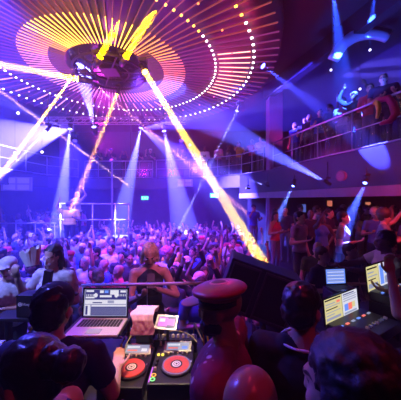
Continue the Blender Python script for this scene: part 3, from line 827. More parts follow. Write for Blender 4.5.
def cdj(loc, label, ring):
    t = thing('media_player', label, 'DJ deck', loc, group=None)
    W, D, H = .272, .40, .095
    b = bmesh.new(); box(b, (0, 0, H / 2), (W, D, H), bev=.008); finish(b, 'body', M_plast, t)
    # jog wheel
    jx, jy = .028, -.045
    b = bmesh.new()
    tube(b, (jx, jy, H), (jx, jy, H + .012), .103, .101, 40, 0); tube(b, (jx, jy, H + .012), (jx, jy, H + .0165), .088 if not ring else .096, .086 if not ring else .094, 40, 1)
    disc(b, (jx, jy), .084, H + .0175, 40, 2); disc(b, (jx, jy), .040, H + .0181, 30, 0); disc(b, (jx, jy), .030, H + .0187, 30, 3); disc(b, (jx, jy), .007, H + .0193, 12, 0); disc(b, (jx, jy), .020, H + .0191, 24, 0, .0165)
    jw = finish(b, 'jog_wheel', [M_plast, M_jogring if ring else M_jog, M_jog, M_lab], t)
    # raised display
    b = bmesh.new(); M4 = Matrix.Translation((.02, .145, H + .012)) @ Euler((.35, 0, 0)).to_matrix().to_4x4()
    box(b, (0, 0, 0), (.20, .085, .02), M4, 0); box(b, (0, 0, .0105), (.165, .06, .001), M4, 1)
    box(b, (-.03, .012, .0115), (.09, .016, .001), M4, 2); box(b, (.05, -.01, .0115), (.04, .022, .001), M4, 3); box(b, (-.035, -.014, .0115), (.07, .010, .001), M4, 4)
    finish(b, 'display', [M_jogring, E_dim, E_white, E_blue if ring else E_white, E_red], t)
    for k in range(6):
        b = bmesh.new(); tube(b, (-.075 + k * .033, .085, H), (-.075 + k * .033, .085, H + .010), .0065, seg=10); finish(b, 'button', M_cream if k % 2 else M_jogring, t)
    for k, m in enumerate((E_green, E_orange)):
        b = bmesh.new(); z = H + .004; y = -.165 + k * .036
        tube(b, (-.108, y, H), (-.108, y, z), .0165, seg=20); disc(b, (-.108, y), .0165, z + .001, 24, 1, .0095)
        finish(b, 'play_button' if k == 0 else 'cue_button', [M_plast, m], t)
    for k in range(7):
        b = bmesh.new(); tube(b, (-.115 + k * .038, .188, H), (-.115 + k * .038, .188, H + .03), .009, .007, 10); finish(b, 'knob', M_cream, t)
    for k in range(2):
        b = bmesh.new(); tube(b, (-.112 + k * .03, .072, H), (-.112 + k * .03, .072, H + .008), .010, seg=12); finish(b, 'loop_button', E_yel, t)
    b = bmesh.new(); box(b, (.122, -.05, H + .002), (.014, .12, .004)); box(b, (.122, -.02, H + .01), (.012, .02, .016), mi=1); finish(b, 'pitch_fader', [M_scrb, M_jogring], t)
    for k in range(3):
        b = bmesh.new(); tube(b, (-.108, -.075 + k * .04, H), (-.108, -.075 + k * .04, H + .016), .010, .008, 12); finish(b, 'knob', M_knob if k else M_cream, t)
    b = bmesh.new(); box(b, (-.128, -.12, H + .002), (.008, .13, .004)); finish(b, 'side_light', E_pink, t)
    return t
cdj((-.48, 1.616, DT), 'DJ media player with salmon red jog wheel, beneath the open laptop', False)
cdj((-.188, 1.645, DT), 'DJ media player with white-rimmed red jog wheel, beside the patterned shirt man', True)
cdj((-1.335, 1.66, DT), 'DJ media player with pink jog wheel at the picture edge', True)
cdj((-1.62, 1.66, DT), 'DJ media player mostly cut off by the picture edge', False)
# club mixer hidden in part behind the cap man
mx_ = thing('dj_mixer', 'black DJ mixer between the media players, behind the capped man', 'mixer', (-.92, 1.66, DT))
b = bmesh.new(); box(b, (0, 0, .05), (.33, .40, .10), bev=.006); finish(b, 'body', M_plast, mx_)
for i in range(4):
    for j in range(5):
        b = bmesh.new(); tube(b, (-.11 + i * .07, .15 - j * .05, .1), (-.11 + i * .07, .15 - j * .05, .118), .010, .008, 10); finish(b, 'knob', M_cream if (i + j) % 3 == 0 else M_knob, mx_)
    b = bmesh.new(); box(b, (-.11 + i * .07, -.13, .108), (.02, .012, .016)); finish(b, 'fader', M_jogring, mx_)
# small effects unit with cream knobs between and behind the decks
fx = thing('effects_unit', 'slim effects unit with a row of cream knobs behind the decks', 'mixer', (-.20, 1.935, DT))
b = bmesh.new(); box(b, (0, 0, .05), (.34, .085, .10), bev=.004); finish(b, 'body', M_plast, fx)
for k in range(8):
    b = bmesh.new(); tube(b, (-.14 + k * .04, 0, .1), (-.14 + k * .04, 0, .122), .012, .010, 10); finish(b, 'knob', M_cream, fx)

def cable(pts, m, label, r=.006):
    b = bmesh.new()
    P_ = [Vector(p) for p in pts]; out = []
    for i in range(len(P_) - 1):
        a = P_[max(i - 1, 0)]; p0 = P_[i]; p1 = P_[i + 1]; e = P_[min(i + 2, len(P_) - 1)]
        for k in range(6):
            t = k / 6; out.append(.5 * ((2 * p0) + (p1 - a) * t + (2 * a - 5 * p0 + 4 * p1 - e) * t * t + (3 * p0 - a - 3 * p1 + e) * t ** 3))
    out.append(P_[-1]); polytube(b, out, r, 8)
    o = finish(b, 'audio_cable', m, smooth=True); tag(o, label, 'cable', 'cables behind the decks'); return o
Z = DT + .12
cable([(-.60, 1.80, Z - .02), (-.58, 1.93, Z + .03), (-.50, 1.95, Z + .055), (-.42, 1.92, Z + .03), (-.38, 1.86, Z - .01)], M_cable, 'tan cable arching over the deck with the salmon jog wheel')
cable([(-.57, 1.80, Z - .02), (-.54, 1.91, Z + .02), (-.48, 1.93, Z + .035), (-.41, 1.90, Z + .015), (-.36, 1.85, Z - .01)], M_cable, 'thinner tan cable looping just inside the first one', .004)
cable([(-.30, 1.86, Z), (-.25, 1.90, Z + .04), (-.17, 1.895, Z + .05), (-.08, 1.87, Z + .03), (-.02, 1.82, Z)], M_cable, 'tan cable over the deck with the white-rimmed wheel', .004)
cable([(-.06, 1.97, Z - .13), (-.05, 1.93, Z + .09), (-.02, 1.90, Z + .05), (0.02, 1.84, Z)], M_cable, 'pale cable rising steeply behind the white-rimmed wheel', .005)
cable([(.03, 1.97, Z - .13), (0.02, 1.94, Z + .10), (.05, 1.90, Z + .05), (.06, 1.82, Z - .02)], M_yrub, 'yellow plug lead at the end of the decks', .006)
cable([(-1.42, 1.95, Z - .13), (-1.36, 1.93, Z + .05), (-1.27, 1.90, Z + .08), (-1.16, 1.87, Z + .03)], M_yrub, 'yellow cable by the bun of the woman', .006)
cable([(-.33, 1.86, Z), (-.33, 1.92, Z + .08), (-.38, 1.98, Z + .05), (-.40, 2.0, Z + .0)], M_cableb, 'black cable climbing toward the pink towel', .005)

# raised shelf with laptop, towel and tablet
sh = legs_desk('equipment_shelf', 'low black shelf standing behind the decks under the laptop and towel', -1.08, .02, 2.0, 2.13, 1.62, .03, 'shelf')
SHZ = 1.93
t = thing('laptop_stand', 'black stand holding the open laptop over the desk', 'stand', (-.75, 1.80, DT))
b = bmesh.new(); box(b, (0, 0, SHZ - .008 - DT), (.40, .30, .012)); finish(b, 'tray', M_desk, t)
for sx in (-1, 1):
    b = bmesh.new(); box(b, (sx * .185, .10, (SHZ - .014 - DT) / 2), (.02, .03, SHZ - .014 - DT)); finish(b, 'leg', M_desk, t)
def screen_mesh(w, h, rects, bez=.012, thick=.008):
    """w, h, rects (u0, v0, u1, v1, slot) in the plane x, z facing -y"""
    b = bmesh.new(); box(b, (0, thick / 2, h / 2), (w, thick, h), mi=0)
    def r(u0, v0, u1, v1, mi, k):
        x0 = -w / 2 + bez + u0 * (w - 2 * bez); x1 = -w / 2 + bez + u1 * (w - 2 * bez); z0 = bez + v0 * (h - 2 * bez); z1 = bez + v1 * (h - 2 * bez)
        y = -.0005 - k * .00008
        quad(b, (x0, y, z0), (x1, y, z0), (x1, y, z1), (x0, y, z1), mi)
    for k, q in enumerate(rects): r(*q, k)
    return b
def laptop(name, loc, rz, label, w, h, rects, mats_, base_m, depth=.24, tilt=.18, keys=True):
    t = thing(name, label, 'laptop', loc, (0, 0, rz))
    b = bmesh.new(); box(b, (0, -depth / 2, .008), (w, depth, .016), bev=.004); bs = finish(b, 'base', base_m, t)
    if keys:
        b = bmesh.new()
        for i in range(13):
            for j in range(5): box(b, (-w * .40 + i * w * .8 / 12, -.035 - j * .021, .0175), (w * .8 / 15, .016, .003))
        finish(b, 'keyboard', M_keys, bs)
        b = bmesh.new(); box(b, (0, -depth + .045, .0168), (.10, .06, .001)); finish(b, 'trackpad', M_jogring, bs)
    o = finish(screen_mesh(w, h, rects), 'screen', mats_, t, loc=(0, .004, .016), rot=(-tilt, 0, 0))
    return t
SM = [M_scrb, E_navy, E_white, E_dim, E_blue, E_cream, E_red]
serato = [(0, 0, 1, 1, 3), (.02, .62, .98, .99, 1), (.03, .66, .24, .72, 2), (.02, .45, .98, .60, 2), (.17, .03, .98, .34, 1), (.02, .03, .15, .42, 2), (.04, .05, .09, .38, 1),
          (.36, .86, .45, .96, 2), (.47, .86, .56, .96, 4), (.60, .80, .80, .97, 2), (.04, .90, .22, .97, 2), (.84, .88, .97, .96, 2), (.36, .70, .64, .78, 2), (.20, .48, .42, .52, 1), (.55, .48, .70, .58, 3), (.18, .36, .98, .41, 2)]
for q in range(10): serato.append((.18, .06 + q * .027, .97, .068 + q * .027, 3))
for q in range(6): serato.append((.05 + q * .04, .74, .065 + q * .04, .82, 2))
for q in range(6): serato.append((.75 + q * .04, .74, .765 + q * .04, .82, 2))
for cx_ in (.27, .75):   # the two round deck displays
    for a_ in range(6):
        an = a_ * PI / 6; serato.append((cx_ - .045 * math.cos(an) - .004, .78 - .09 * math.sin(an), cx_ + .045 * math.cos(an) + .004, .78 + .09 * math.sin(an), 2))
laptop('laptop', (-.735, 1.84, SHZ), .0, 'open laptop showing DJ software with two round decks, behind the capped man', .355, .222, serato, SM, M_salmon, depth=.235, tilt=.12)

# the folded pink towel over a black box
t = thing('drive_case', 'small black case standing under the pink towel', 'case', (-.43, 1.86, DT))
b = bmesh.new(); box(b, (0, 0, .17), (.11, .12, .34), bev=.008); finish(b, 'body', M_desk, t)
b = bmesh.new(); box(b, (0, -.062, .25), (.05, .006, .02)); finish(b, 'latch', M_jogring, t)
bm = bmesh.new(); NX, NY = 22, 44; grid = []
prof_t = [(.075, .30), (.075, .345), (-.068, .345), (-.085, .31), (-.092, .205)]
def along(t_):
    L = [math.dist(a, c) for a, c in zip(prof_t, prof_t[1:])]; s = t_ * sum(L)
    for (a, c), l in zip(zip(prof_t, prof_t[1:]), L):
        if s <= l: return a[0] + (c[0] - a[0]) * s / l, a[1] + (c[1] - a[1]) * s / l
        s -= l
    return prof_t[-1]
for j in range(NY + 1):
    y_, z_ = along(j / NY); row = []
    for i in range(NX + 1):
        x_ = (i / NX - .5) * (.165 + .012 * math.sin(j * .35)); nn = noise.noise(Vector((x_ * 34, j * .10, 1.7)))
        row.append(bm.verts.new((x_ + .008 * math.sin(j * .22), y_ - abs(nn) * .007 - .002, z_ + .005 + abs(nn) * .006)))
    grid.append(row)
for j in range(NY):
    for i in range(NX): bm.faces.new((grid[j][i], grid[j][i + 1], grid[j + 1][i + 1], grid[j + 1][i]))
o = finish(bm, 'towel', M_towel, smooth=True, loc=(-.43, 1.86, DT)); md = o.modifiers.new('s', 'SOLIDIFY'); md.thickness = .006
tag(o, 'crumpled pink towel hanging over a black case next to the laptop', 'towel')

# small tablet on a stand
t = thing('tablet', 'small tilted tablet with violet picture, lying next to the pink towel', 'tablet', (-.255, 1.80, 1.925), (.45, 0, -.12))
b = screen_mesh(.165, .115, [(0, 0, 1, 1, 1), (.05, .1, .55, .9, 2), (.5, .2, .95, .8, 4), (.1, .5, .4, .8, 3)], .014, .01)
finish(b, 'screen', [M_jogring, E_navy, E_pink, E_white, E_pink], t, rot=(-PI / 2 + .1, 0, 0), loc=(0, -.05, 0.0))
t = thing('tablet_stand', 'black stand under the small tablet', 'stand', (-.25, 1.84, DT))
b = bmesh.new(); box(b, (0, 0, .005), (.12, .12, .01)); finish(b, 'base', M_desk, t)
b = bmesh.new(); tube(b, (0, 0, .01), (0, 0, .245), .012, seg=10); finish(b, 'pole', M_desk, t)

# boxes by the rail on the hazy side
def text_mesh(txt, size, name, m, parent, loc, rot):
    c = bpy.data.curves.new(name, 'FONT'); c.body = txt; c.size = size; c.extrude = .0006; c.align_x = 'LEFT'
    o = bpy.data.objects.new(name, c); COL.objects.link(o)
    dg = bpy.context.evaluated_depsgraph_get(); me = bpy.data.meshes.new_from_object(o.evaluated_get(dg)); bpy.data.objects.remove(o)
    me.materials.clear(); me.materials.append(m)
    return link(me, name, parent, loc, rot)
gb = legs_desk('side_table', 'narrow black table carrying the black box with white lettering', -1.75, -1.17, 2.0, 2.17, 1.86, .03)
t = thing('equipment_box', 'black box with white lettering standing in front of the face-paint woman', 'box', (-1.41, 2.08, 1.86), (0, 0, -.03))
b = bmesh.new(); box(b, (0, 0, .085), (.28, .13, .17), bev=.006); finish(b, 'body', M_desk, t)
b = bmesh.new(); box(b, (0, 0, .178), (.285, .135, .016), bev=.004); finish(b, 'lid', M_desk, t)
text_mesh('bluepromotion', .030, 'lettering', M_lab, t, (-.085, -.0665, .105), (PI / 2, 0.05, 0))
b = bmesh.new()
for k in range(20):
    a = 2 * PI * k / 20 
    box(b, (-.105 + .014 * math.cos(a), -.067, .112 + .014 * math.sin(a)), (.006, .002, .006))
box(b, (-.105, -.067, .112), (.014, .002, .010))
finish(b, 'emblem', M_lab, t)
b = bmesh.new(); box(b, (0, 0, .095), (.062, .05, .19), Euler((0, .16, 0)).to_matrix().to_4x4(), bev=.006)
o = finish(b, 'speaker_post', M_desk, loc=(-1.355, 2.10, 2.048)); tag(o, 'dark slanted block standing on the lettered box', 'block')
# white paper bag with a zigzag top held up before the crowd
b = bmesh.new(); n_ = 24
A = []; Bq = []
for k in range(n_):
    a = 2 * PI * k / n_; c_, s_ = math.cos(a), math.sin(a)
    A.append(b.verts.new((.058 * c_, .035 * s_, 0))); Bq.append(b.verts.new((.092 * c_, .06 * s_, .135 + (.022 if k % 4 < 2 else -.012) + .02 * c_)))
for k in range(n_):
    j = (k + 1) % n_; b.faces.new((A[k], A[j], Bq[j], Bq[k]))
b.faces.new(A[::-1])
o = finish(b, 'paper_bag', mat('paper_white', (.88, .88, .9), .8, noise_s=25, noise_amt=.15), loc=(-1.505, 2.15, 2.265), rot=(0, -.15, 0)); md = o.modifiers.new('s', 'SOLIDIFY'); md.thickness = .003
tag(o, 'white paper bag with zigzag rim held up beside the face-paint woman', 'bag')

# barrier along the edge of the booth
t = thing('booth_barrier', 'silver rail running along the front of the DJ booth before the crowd', 'railing', (-1.0, 2.18, BOOTH))
b = bmesh.new(); tube(b, (-.08, 0, 1.375), (1.25, 0, 1.40), .014, seg=10); finish(b, 'top_rail', mat('rail_pale', (.75, .75, .8), .4), t, True)
for x in (-.06, 1.15):
    b = bmesh.new(); tube(b, (x, 0, 0), (x, 0, 1.38), .014, seg=8); finish(b, 'post', M_steel, t, True)
b = bmesh.new(); tube(b, (.52, -.02, 1.0), (.52, -.02, 1.39), .004, seg=6); finish(b, 'rod', M_steel, t)

# big tilted loudspeaker seen from behind
t = thing('loudspeaker', 'large dark loudspeaker cabinet tilted on its stand behind the man with white collar', 'loudspeaker', (.50, 2.02, 2.06), (.08, .32, -.10))
b = bmesh.new(); box(b, (0, .14, -.02), (.62, .24, .46), bev=.012); finish(b, 'cabinet', mat('cabinet_black', (.02, .02, .035), .42, noise_s=14), t)
for cx_, w_ in ((-.165, .24), (.145, .30)):
    b = bmesh.new()
    for (x0, x1, z0, z1) in ((-.5, .5, .46, .5), (-.5, .5, -.5, -.46), (-.5, -.46, -.46, .46), (.46, .5, -.46, .46)):
        box(b, (cx_ + (x0 + x1) / 2 * w_, .012, (z0 + z1) / 2 * .42 - .02), ((x1 - x0) * w_, .02, (z1 - z0) * .42))
    finish(b, 'panel_frame', mat('frame_dark', (.06, .045, .07), .45), t)
    b = bmesh.new(); box(b, (cx_, .021, -.02), (w_ * .9, .006, .38)); finish(b, 'grille', M_black, t)
b = bmesh.new(); box(b, (.0, .14, -.265), (.10, .10, .03)); finish(b, 'bracket', M_black, t)
b = bmesh.new(); tube(b, (0, .02, -.04), (0, .02, -.0), .01); box(b, (.23, .003, .03), (.018, .02, .05)); finish(b, 'handle', M_jogring, t)
t = thing('speaker_stand', 'black floor stand carrying the tilted loudspeaker', 'stand', (.56, 2.16, BOOTH))
b = bmesh.new(); tube(b, (0, 0, .02), (0, 0, 1.08), .03, seg=12); finish(b, 'pole', M_black, t, True)
b = bmesh.new(); tube(b, (0, 0, 0), (0, 0, .025), .17, .17, 24); finish(b, 'base', M_black, t)

# lighting desks beyond the loudspeaker
ld = legs_desk('lighting_desk', 'black table carrying the bright two-screen console beside the loudspeaker', 1.0, 1.56, 1.76, 2.27, 1.74)
legs_desk('lighting_desk', 'second black table holding the laptop with blue text and the far console', 1.15, 2.35, 2.28, 2.62, 1.74)
bright = [(0, 0, 1, 1, 5), (.0, .0, .49, 1, 5), (.02, .90, .47, .96, 0), (.03, .74, .30, .78, 3), (.03, .64, .44, .67, 3), (.03, .52, .36, .56, 0), (.03, .40, .44, .43, 3), (.03, .28, .26, .32, 3), (.03, .10, .44, .20, 3), (.34, .72, .44, .82, 6), (.495, 0, .505, 1, 0),
          (.51, .0, 1, 1, 2), (.54, .62, .96, .66, 3), (.54, .72, .96, .76, 3), (.54, .82, .96, .86, 3), (.54, .90, .9, .95, 1), (.56, .2, .68, .5, 4), (.68, .2, .80, .5, 6), (.80, .25, .9, .5, 5), (.54, .06, .94, .14, 3)]
SM2 = SM
def console(loc, rz, label, w, h, rects, tilt=.1):
    t = thing('lighting_console', label, 'lighting console', loc, (0, 0, rz))
    b = bmesh.new(); box(b, (0, -.16, .04), (w, .30, .08), bev=.008); finish(b, 'body', M_plast, t)
    fd = bmesh.new()
    for k in range(10):
        b = bmesh.new(); box(b, (-w * .42 + k * w * .84 / 9, -.22, .088), (.016, .026, .016)); finish(b, 'fader', M_jogring if k % 3 else M_cream, t)
    for k in range(6):
        b = bmesh.new(); box(b, (-w * .40 + k * w * .8 / 5, -.10, .083), (.04, .016, .006)); finish(b, 'button', [E_blue, E_red, E_dim][k % 3], t)
    finish(screen_mesh(w, h, rects), 'screen', SM2, t, loc=(0, .0, .05), rot=(-tilt, 0, 0)); fd.free()
    return t
A1 = P(326, 302, 1.92); A2 = P(360, 289, 2.2)
console(((A1.x + A2.x) / 2, (A1.y + A2.y) / 2 + .01, 1.78), math.atan2(A2.y - A1.y, A2.x - A1.x), 'lighting console with two bright cream and white screens, in front of the laptop', (A2 - A1).xy.length, .215, bright)
A1 = P(368, 271, 2.3); A2 = P(391, 262, 2.58)
b2 = [(0, 0, 1, 1, 5), (.03, .86, .45, .92, 0), (.04, .70, .30, .75, 3), (.04, .56, .44, .60, 3), (.04, .42, .36, .46, 0), (.04, .10, .44, .28, 3), (.5, 0, .51, 1, 0), (.52, 0, 1, 1, 2), (.56, .1, .72, .9, 4), (.76, .1, .95, .4, 3), (.78, .5, .92, .9, 4)]
console(((A1.x + A2.x) / 2, (A1.y + A2.y) / 2, 1.90), math.atan2(A2.y - A1.y, A2.x - A1.x), 'lighting console with one cream and one blue screen, nearest the white T-shirt man', (A2 - A1).xy.length, .26, b2)
t = thing('monitor_riser', 'low black riser under the console with the blue screen', 'riser', ((A1.x + A2.x) / 2 + .05, (A1.y + A2.y) / 2 - .11, 1.74))
b = bmesh.new(); box(b, (0, 0, .078), (.5, .22, .155)); finish(b, 'body', M_desk, t, rot=(0, 0, math.atan2(A2.y - A1.y, A2.x - A1.x)))
rows = [(0, 0, 1, 1, 4)] + [(.06, .08 + q * .115, .94, .13 + q * .115, 3 if q % 2 else 2) for q in range(8)]
laptop('laptop', (1.36, 2.40, 1.985), .12, 'laptop with rows of white text on blue, behind the bright lighting console', .23, .165, rows, SM, M_plast, depth=.16, tilt=.1)
t = thing('laptop_riser', 'dark case raising the laptop with blue text', 'riser', (1.36, 2.33, 1.74))
b = bmesh.new(); box(b, (0, 0, .12), (.25, .20, .238), bev=.006); finish(b, 'body', M_desk, t)
for k, (x, y, m_, lb) in enumerate(((1.50, 2.22, M_plast, 'black phone lying by the bright console'),)):
    b = bmesh.new(); box(b, (x, y, 1.746), (.07, .14, .009), bev=.003); o = finish(b, 'phone', m_); tag(o, lb, 'phone')
o = None

# ------------------------------------------------------------------ podium
t = thing('podium', 'dark podium with a silver frame where the dancer stands, in the middle of the crowd', 'podium', (-3.95, 9.45, 0))
b = bmesh.new(); box(b, (0, .1, .72), (2.2, 1.1, 1.44), bev=.02); finish(b, 'deck', M_desk, t)
b = bmesh.new(); box(b, (-.7, -.72, .5), (.7, .5, 1.0), bev=.02); finish(b, 'step', M_desk, t)
for nm, z, y0 in (('top_rail', 2.70, -.45), ('middle_rail', 2.1, -.45)):
    b = bmesh.new(); tube(b, (-1.35, y0, z), (1.3, y0, z), .028, seg=8); finish(b, nm, M_steel, t, True)
for x in (-1.3, -.1, .75, 1.25):
    b = bmesh.new(); tube(b, (x, -.45, 0), (x, -.45, 2.7), .024, seg=8); finish(b, 'post', M_steel, t, True)
b = bmesh.new(); tube(b, P(112, 200, 8.6) - Vector((-3.95, 9.45, CAMZ)), P(112, 200, 8.6) - Vector((-3.95, 9.45, -1.35)), .03, seg=8)
b.free()
b = bmesh.new(); q = P(112, 160, 8.55); tube(b, (q.x, q.y, 0), (q.x, q.y, q.z), .032, seg=10); box(b, (q.x, q.y, q.z), (.12, .12, .06)); box(b, (q.x, q.y, .01), (.3, .3, .02))
o = finish(b, 'dance_pole', M_steel); tag(o, 'tall silver pole rising from the crowd right beside the podium', 'pole')
b = bmesh.new(); polytube(b, [(-8.6, 9.3, .6 + 1.35), (-5.65, 9.3, .6 + 1.35)], .025); 
t = thing('crowd_railing', 'low silver railing in front of the hazy tier', 'railing', (-7.1, 9.3, 0)); b.free()
b = bmesh.new(); tube(b, (-1.6, 0, 1.95), (1.5, 0, 1.95), .025, seg=8); finish(b, 'top_rail', M_steel, t, True)
for k in range(5):
    b = bmesh.new(); tube(b, (-1.55 + k * .75, 0, 0), (-1.55 + k * .75, 0, 1.95), .02, seg=8); finish(b, 'post', M_steel, t, True)

# ------------------------------------------------------------------ things on walls and balconies
def exit_sign(q, txt, label, em):
    t = thing('exit_sign', label, 'sign', q)
    b = bmesh.new(); box(b, (0, 0, 0), (.42, .08, .24), bev=.01); finish(b, 'housing', M_black, t)
    b = bmesh.new(); quad(b, (-.19, -.042, -.10), (.19, -.042, -.10), (.19, -.042, .10), (-.19, -.042, .10)); finish(b, 'face', em, t)
    o = text_mesh(txt, .17, 'lettering', mat('sign_letters', (.8, .9, .8), .5, emit=(.8, 1, .8), es=1.2), t, (-.155, -.045, -.06), (PI / 2, 0, 0))
    return t
E_exit = mat('exit_green', (.02, .2, .05), .5, emit=(.03, .75, .30), es=2.2)
exit_sign(P(145, 198, 12.85), 'EXIT', 'green EXIT sign under the far balcony, above the crowd near the white beams', E_exit)
exit_sign(P(214, 195.5, 11.6), 'EXIT', 'green EXIT sign under the curved balcony, next to the pale yellow beam', E_exit)
for q in (P(145, 198, 12.85), P(214, 195.5, 11.6)):
    pass
def lamp_panel(q, rz, label, es=1.2, w=1.05, h=.55):
    t = thing('hanging_lamp_panel', label, 'lamp panel', q, (0, 0, rz))
    b = bmesh.new(); box(b, (0, 0, 0), (w, .12, h), bev=.02); finish(b, 'housing', mat('panel_grey', (.45, .45, .55), .5), t)
    for i in range(2):
        for j in range(2):
            b = bmesh.new(); box(b, ((i - .5) * w * .46, -.065, (j - .5) * h * .46), (w * .38, .02, h * .36)); finish(b, 'lamp', mat('panel_lamp', (.7, .7, .8), .3, emit=(.25, .25, 1), es=es * .12), t)
    return t
lamp_panel(P(17, 184, 9.6), .25, 'pale square panel of four blinder lamps hanging in the blue haze')
lamp_panel(P(185, 183, 11.9), -.2, 'pale panel of lamps on the curved balcony, crossed by the thin white beam', w=.8, h=.35)
# dim lit pictures on the bar wall under the pale band
for (x, y, c_, lb) in ((330.5, 203.5, (1, .25, .15), 'small orange lit picture on the dark bar wall, above the guests'), (369, 205, (1, .32, .18), 'second orange lit picture on the dark bar wall, beside the narrow blue fan')):
    q = P(x, y, 11.4); q.y = 11.50
    t = thing('wall_light', lb, 'wall light', q)
    b = bmesh.new(); box(b, (0, 0, 0), (.30, .06, .34), bev=.01); finish(b, 'frame', M_black, t)
    b = bmesh.new(); box(b, (0, -.032, 0), (.24, .006, .27)); finish(b, 'diffuser', mat('orange_lit%d' % int(x), (.2, .1, .05), .5, emit=c_, es=.55), t)
for (x, y, lb) in ((304, 209, 'tall dim blue lit panel at the back of the side tier, next to the column'), (322, 213, 'narrow blue lit panel at the back of the side tier behind the guests')):
    q = P(x, y, 11.45); q.y = 11.5; t = thing('wall_light', lb, 'wall light', q)
    b = bmesh.new(); box(b, (0, 0, 0), (.26, .06, .5), bev=.01); finish(b, 'frame', M_black, t)
    b = bmesh.new(); box(b, (0, -.032, 0), (.20, .006, .44)); finish(b, 'diffuser', mat('blue_lit', (.1, .1, .2), .5, emit=(.15, .22, .9), es=.5), t)
# round loudspeaker on the fascia of the side balcony
q = P(342, 176, 5.45); t = thing('fascia_loudspeaker', 'round loudspeaker mounted on the side balcony fascia between two blue spotlights', 'loudspeaker', q, (0, 0, -1.28 + .0))
b = bmesh.new(); tube(b, (0, .03, 0), (0, -.05, 0), .11, .125, 24); finish(b, 'housing', mat('speaker_rose', (.35, .15, .25), .5), t)
b = bmesh.new(); tube(b, (0, -.05, 0), (0, -.054, 0), .095, .09, 24); finish(b, 'cone', mat('speaker_cone', (.5, .25, .4), .5), t)
# small pendant globes hanging before the balconies
for i, (x, y, Y, lb) in enumerate(((18, 113, 8.5, 'tiny white globe light up in the haze beside the canopy edge'), (42, 152, 9.0, 'small square white light hanging over the hazy tier'), (15, 153, 8.6, 'cluster-bright small white light by the short icy beam'), (302, 23, 6.4, 'small white globe light under the dark ceiling next to the canopy'),
        (331, 70, 6.2, 'pinprick lamp hanging in the wider dark blue beam'), (360, 89, 6.0, 'pinprick lamp hanging above the yellow balloon'), (190, 145, 10.5, 'small square white light where the pale yellow beam crosses the haze'), (370, 50, 6.0, 'pinprick lamp hanging between the two dark blue beams'))):
    q = P(x, y, Y); t = thing('pendant_lamp', lb, 'lamp', q)
    s_ = .05 if Y > 8 else .028
    b = bmesh.new(); ell(b, (0, 0, 0), (s_, s_, s_)); finish(b, 'globe', mat('globe_%d' % (Y > 8), (.8, .8, .8), .3, emit=(.9, .85, 1), es=2.5), t, True)
    zt = (7.4 if x > 250 else 6.6) - q.z
    b = bmesh.new(); tube(b, (0, 0, s_), (0, 0, zt), .004, seg=5); finish(b, 'cord', M_black, t)
# curved valance at the far corner of the dark ceiling, lit by an added blue spot
b = bmesh.new(); ctr = P(381, 66, 5.6); n_ = 20; A = []
for k in range(n_ + 1):
    a = math.radians(160 - k * 95 / n_); r0, r1 = 1.12, .86
    for yy_ in (0, .12):
        A.append((b.verts.new((r0 * math.cos(a) * 1.0, yy_, r0 * math.sin(a))), b.verts.new((r1 * math.cos(a), yy_, r1 * math.sin(a)))))
for k in range(n_):
    f0, g0 = A[2 * k], A[2 * k + 1]; f1, g1 = A[2 * k + 2], A[2 * k + 3]
    b.faces.new((f0[0], f1[0], f1[1], f0[1])); b.faces.new((g0[0], g0[1], g1[1], g1[0])); b.faces.new((f0[0], g0[0], g1[0], f1[0])); b.faces.new((f0[1], f1[1], g1[1], g0[1]))
b.faces.new((A[0][0], A[0][1], A[1][1], A[1][0])); b.faces.new((A[-2][0], A[-1][0], A[-1][1], A[-2][1]))
val = thing('ceiling_arch', 'curved arch panel lit dark blue under the ceiling above the side balcony', 'arch', ctr + Vector((0, .25, 0)))
finish(b, 'panel', mat('arch_paint', (.5, .5, .6), .6), val, True)
for x_, z_ in ((0, 1.0), (-.9, .45)):
    b = bmesh.new(); tube(b, (x_, .06, z_), (x_, .06, 7.38 - ctr.z), .015, seg=6); finish(b, 'hanging_rod', M_black, val)
# pink cloth and yellow balloon on the side balcony railing
b = bmesh.new(); cpt = [P(373, 104, 5.25), P(380, 100, 5.15), P(388, 98, 5.05), P(393, 104, 5.0), P(396, 114, 4.95), P(390, 121, 5.0), P(380, 124, 5.05)]
polytube(b, cpt, [.03, .06, .075, .08, .085, .06, .03], 10)
o = finish(b, 'inflatable_tube', mat('pink_vinyl', (.85, .08, .2), .4), smooth=True); tag(o, 'curved pink inflatable tube waved over the side balcony railing', 'inflatable')
b = bmesh.new(); cpt = [P(375, 102, 5.2), P(378, 104, 5.15), P(379, 110, 5.1), P(377, 118, 5.1)]
polytube(b, cpt, [.05, .055, .045, .03], 10)
o = finish(b, 'balloon', mat('yellow_vinyl', (.9, .75, .05), .4), smooth=True); tag(o, 'yellow balloon hanging at the side balcony railing within the pink tube', 'balloon')
# blue fabric-lined truss lines and the beam under the canopy edge
def truss(p0, p1, label, w=.22):
    p0 = Vector(p0); p1 = Vector(p1); t = thing('lighting_truss', label, 'truss', p0)
    d = p1 - p0; L = d.length; dn = d.normalized(); side = dn.cross(Vector((0, 0, 1))).normalized() * w / 2
    for k, off_ in enumerate((side + Vector((0, 0, w / 2)), -side + Vector((0, 0, w / 2)), side - Vector((0, 0, w / 2)), -side - Vector((0, 0, w / 2)))):
        b = bmesh.new(); tube(b, off_, d + off_, .018, seg=6); finish(b, 'chord', M_paint_steel, t)
    n = int(L / .3)
    for sg in (-1, 1):
        if sg == 1: finish(b, 'lattice', M_paint_steel, t)
        b = bmesh.new()
        for k in range(n):
            a = dn * L * k / n; c = dn * L * (k + 1) / n
            tube(b, a + side * sg - Vector((0, 0, w / 2)), c + side * sg + Vector((0, 0, w / 2)), .008, seg=5)
            tube(b, a + side * sg + Vector((0, 0, w / 2)), a + side * sg - Vector((0, 0, w / 2)), .008, seg=5)
    finish(b, 'lattice', M_paint_steel, t)
    return t
truss((-6.2, 9.55, 6.0), (-.6, 9.55, 6.0), 'straight steel truss carrying the far moving spotlights under the canopy edge')
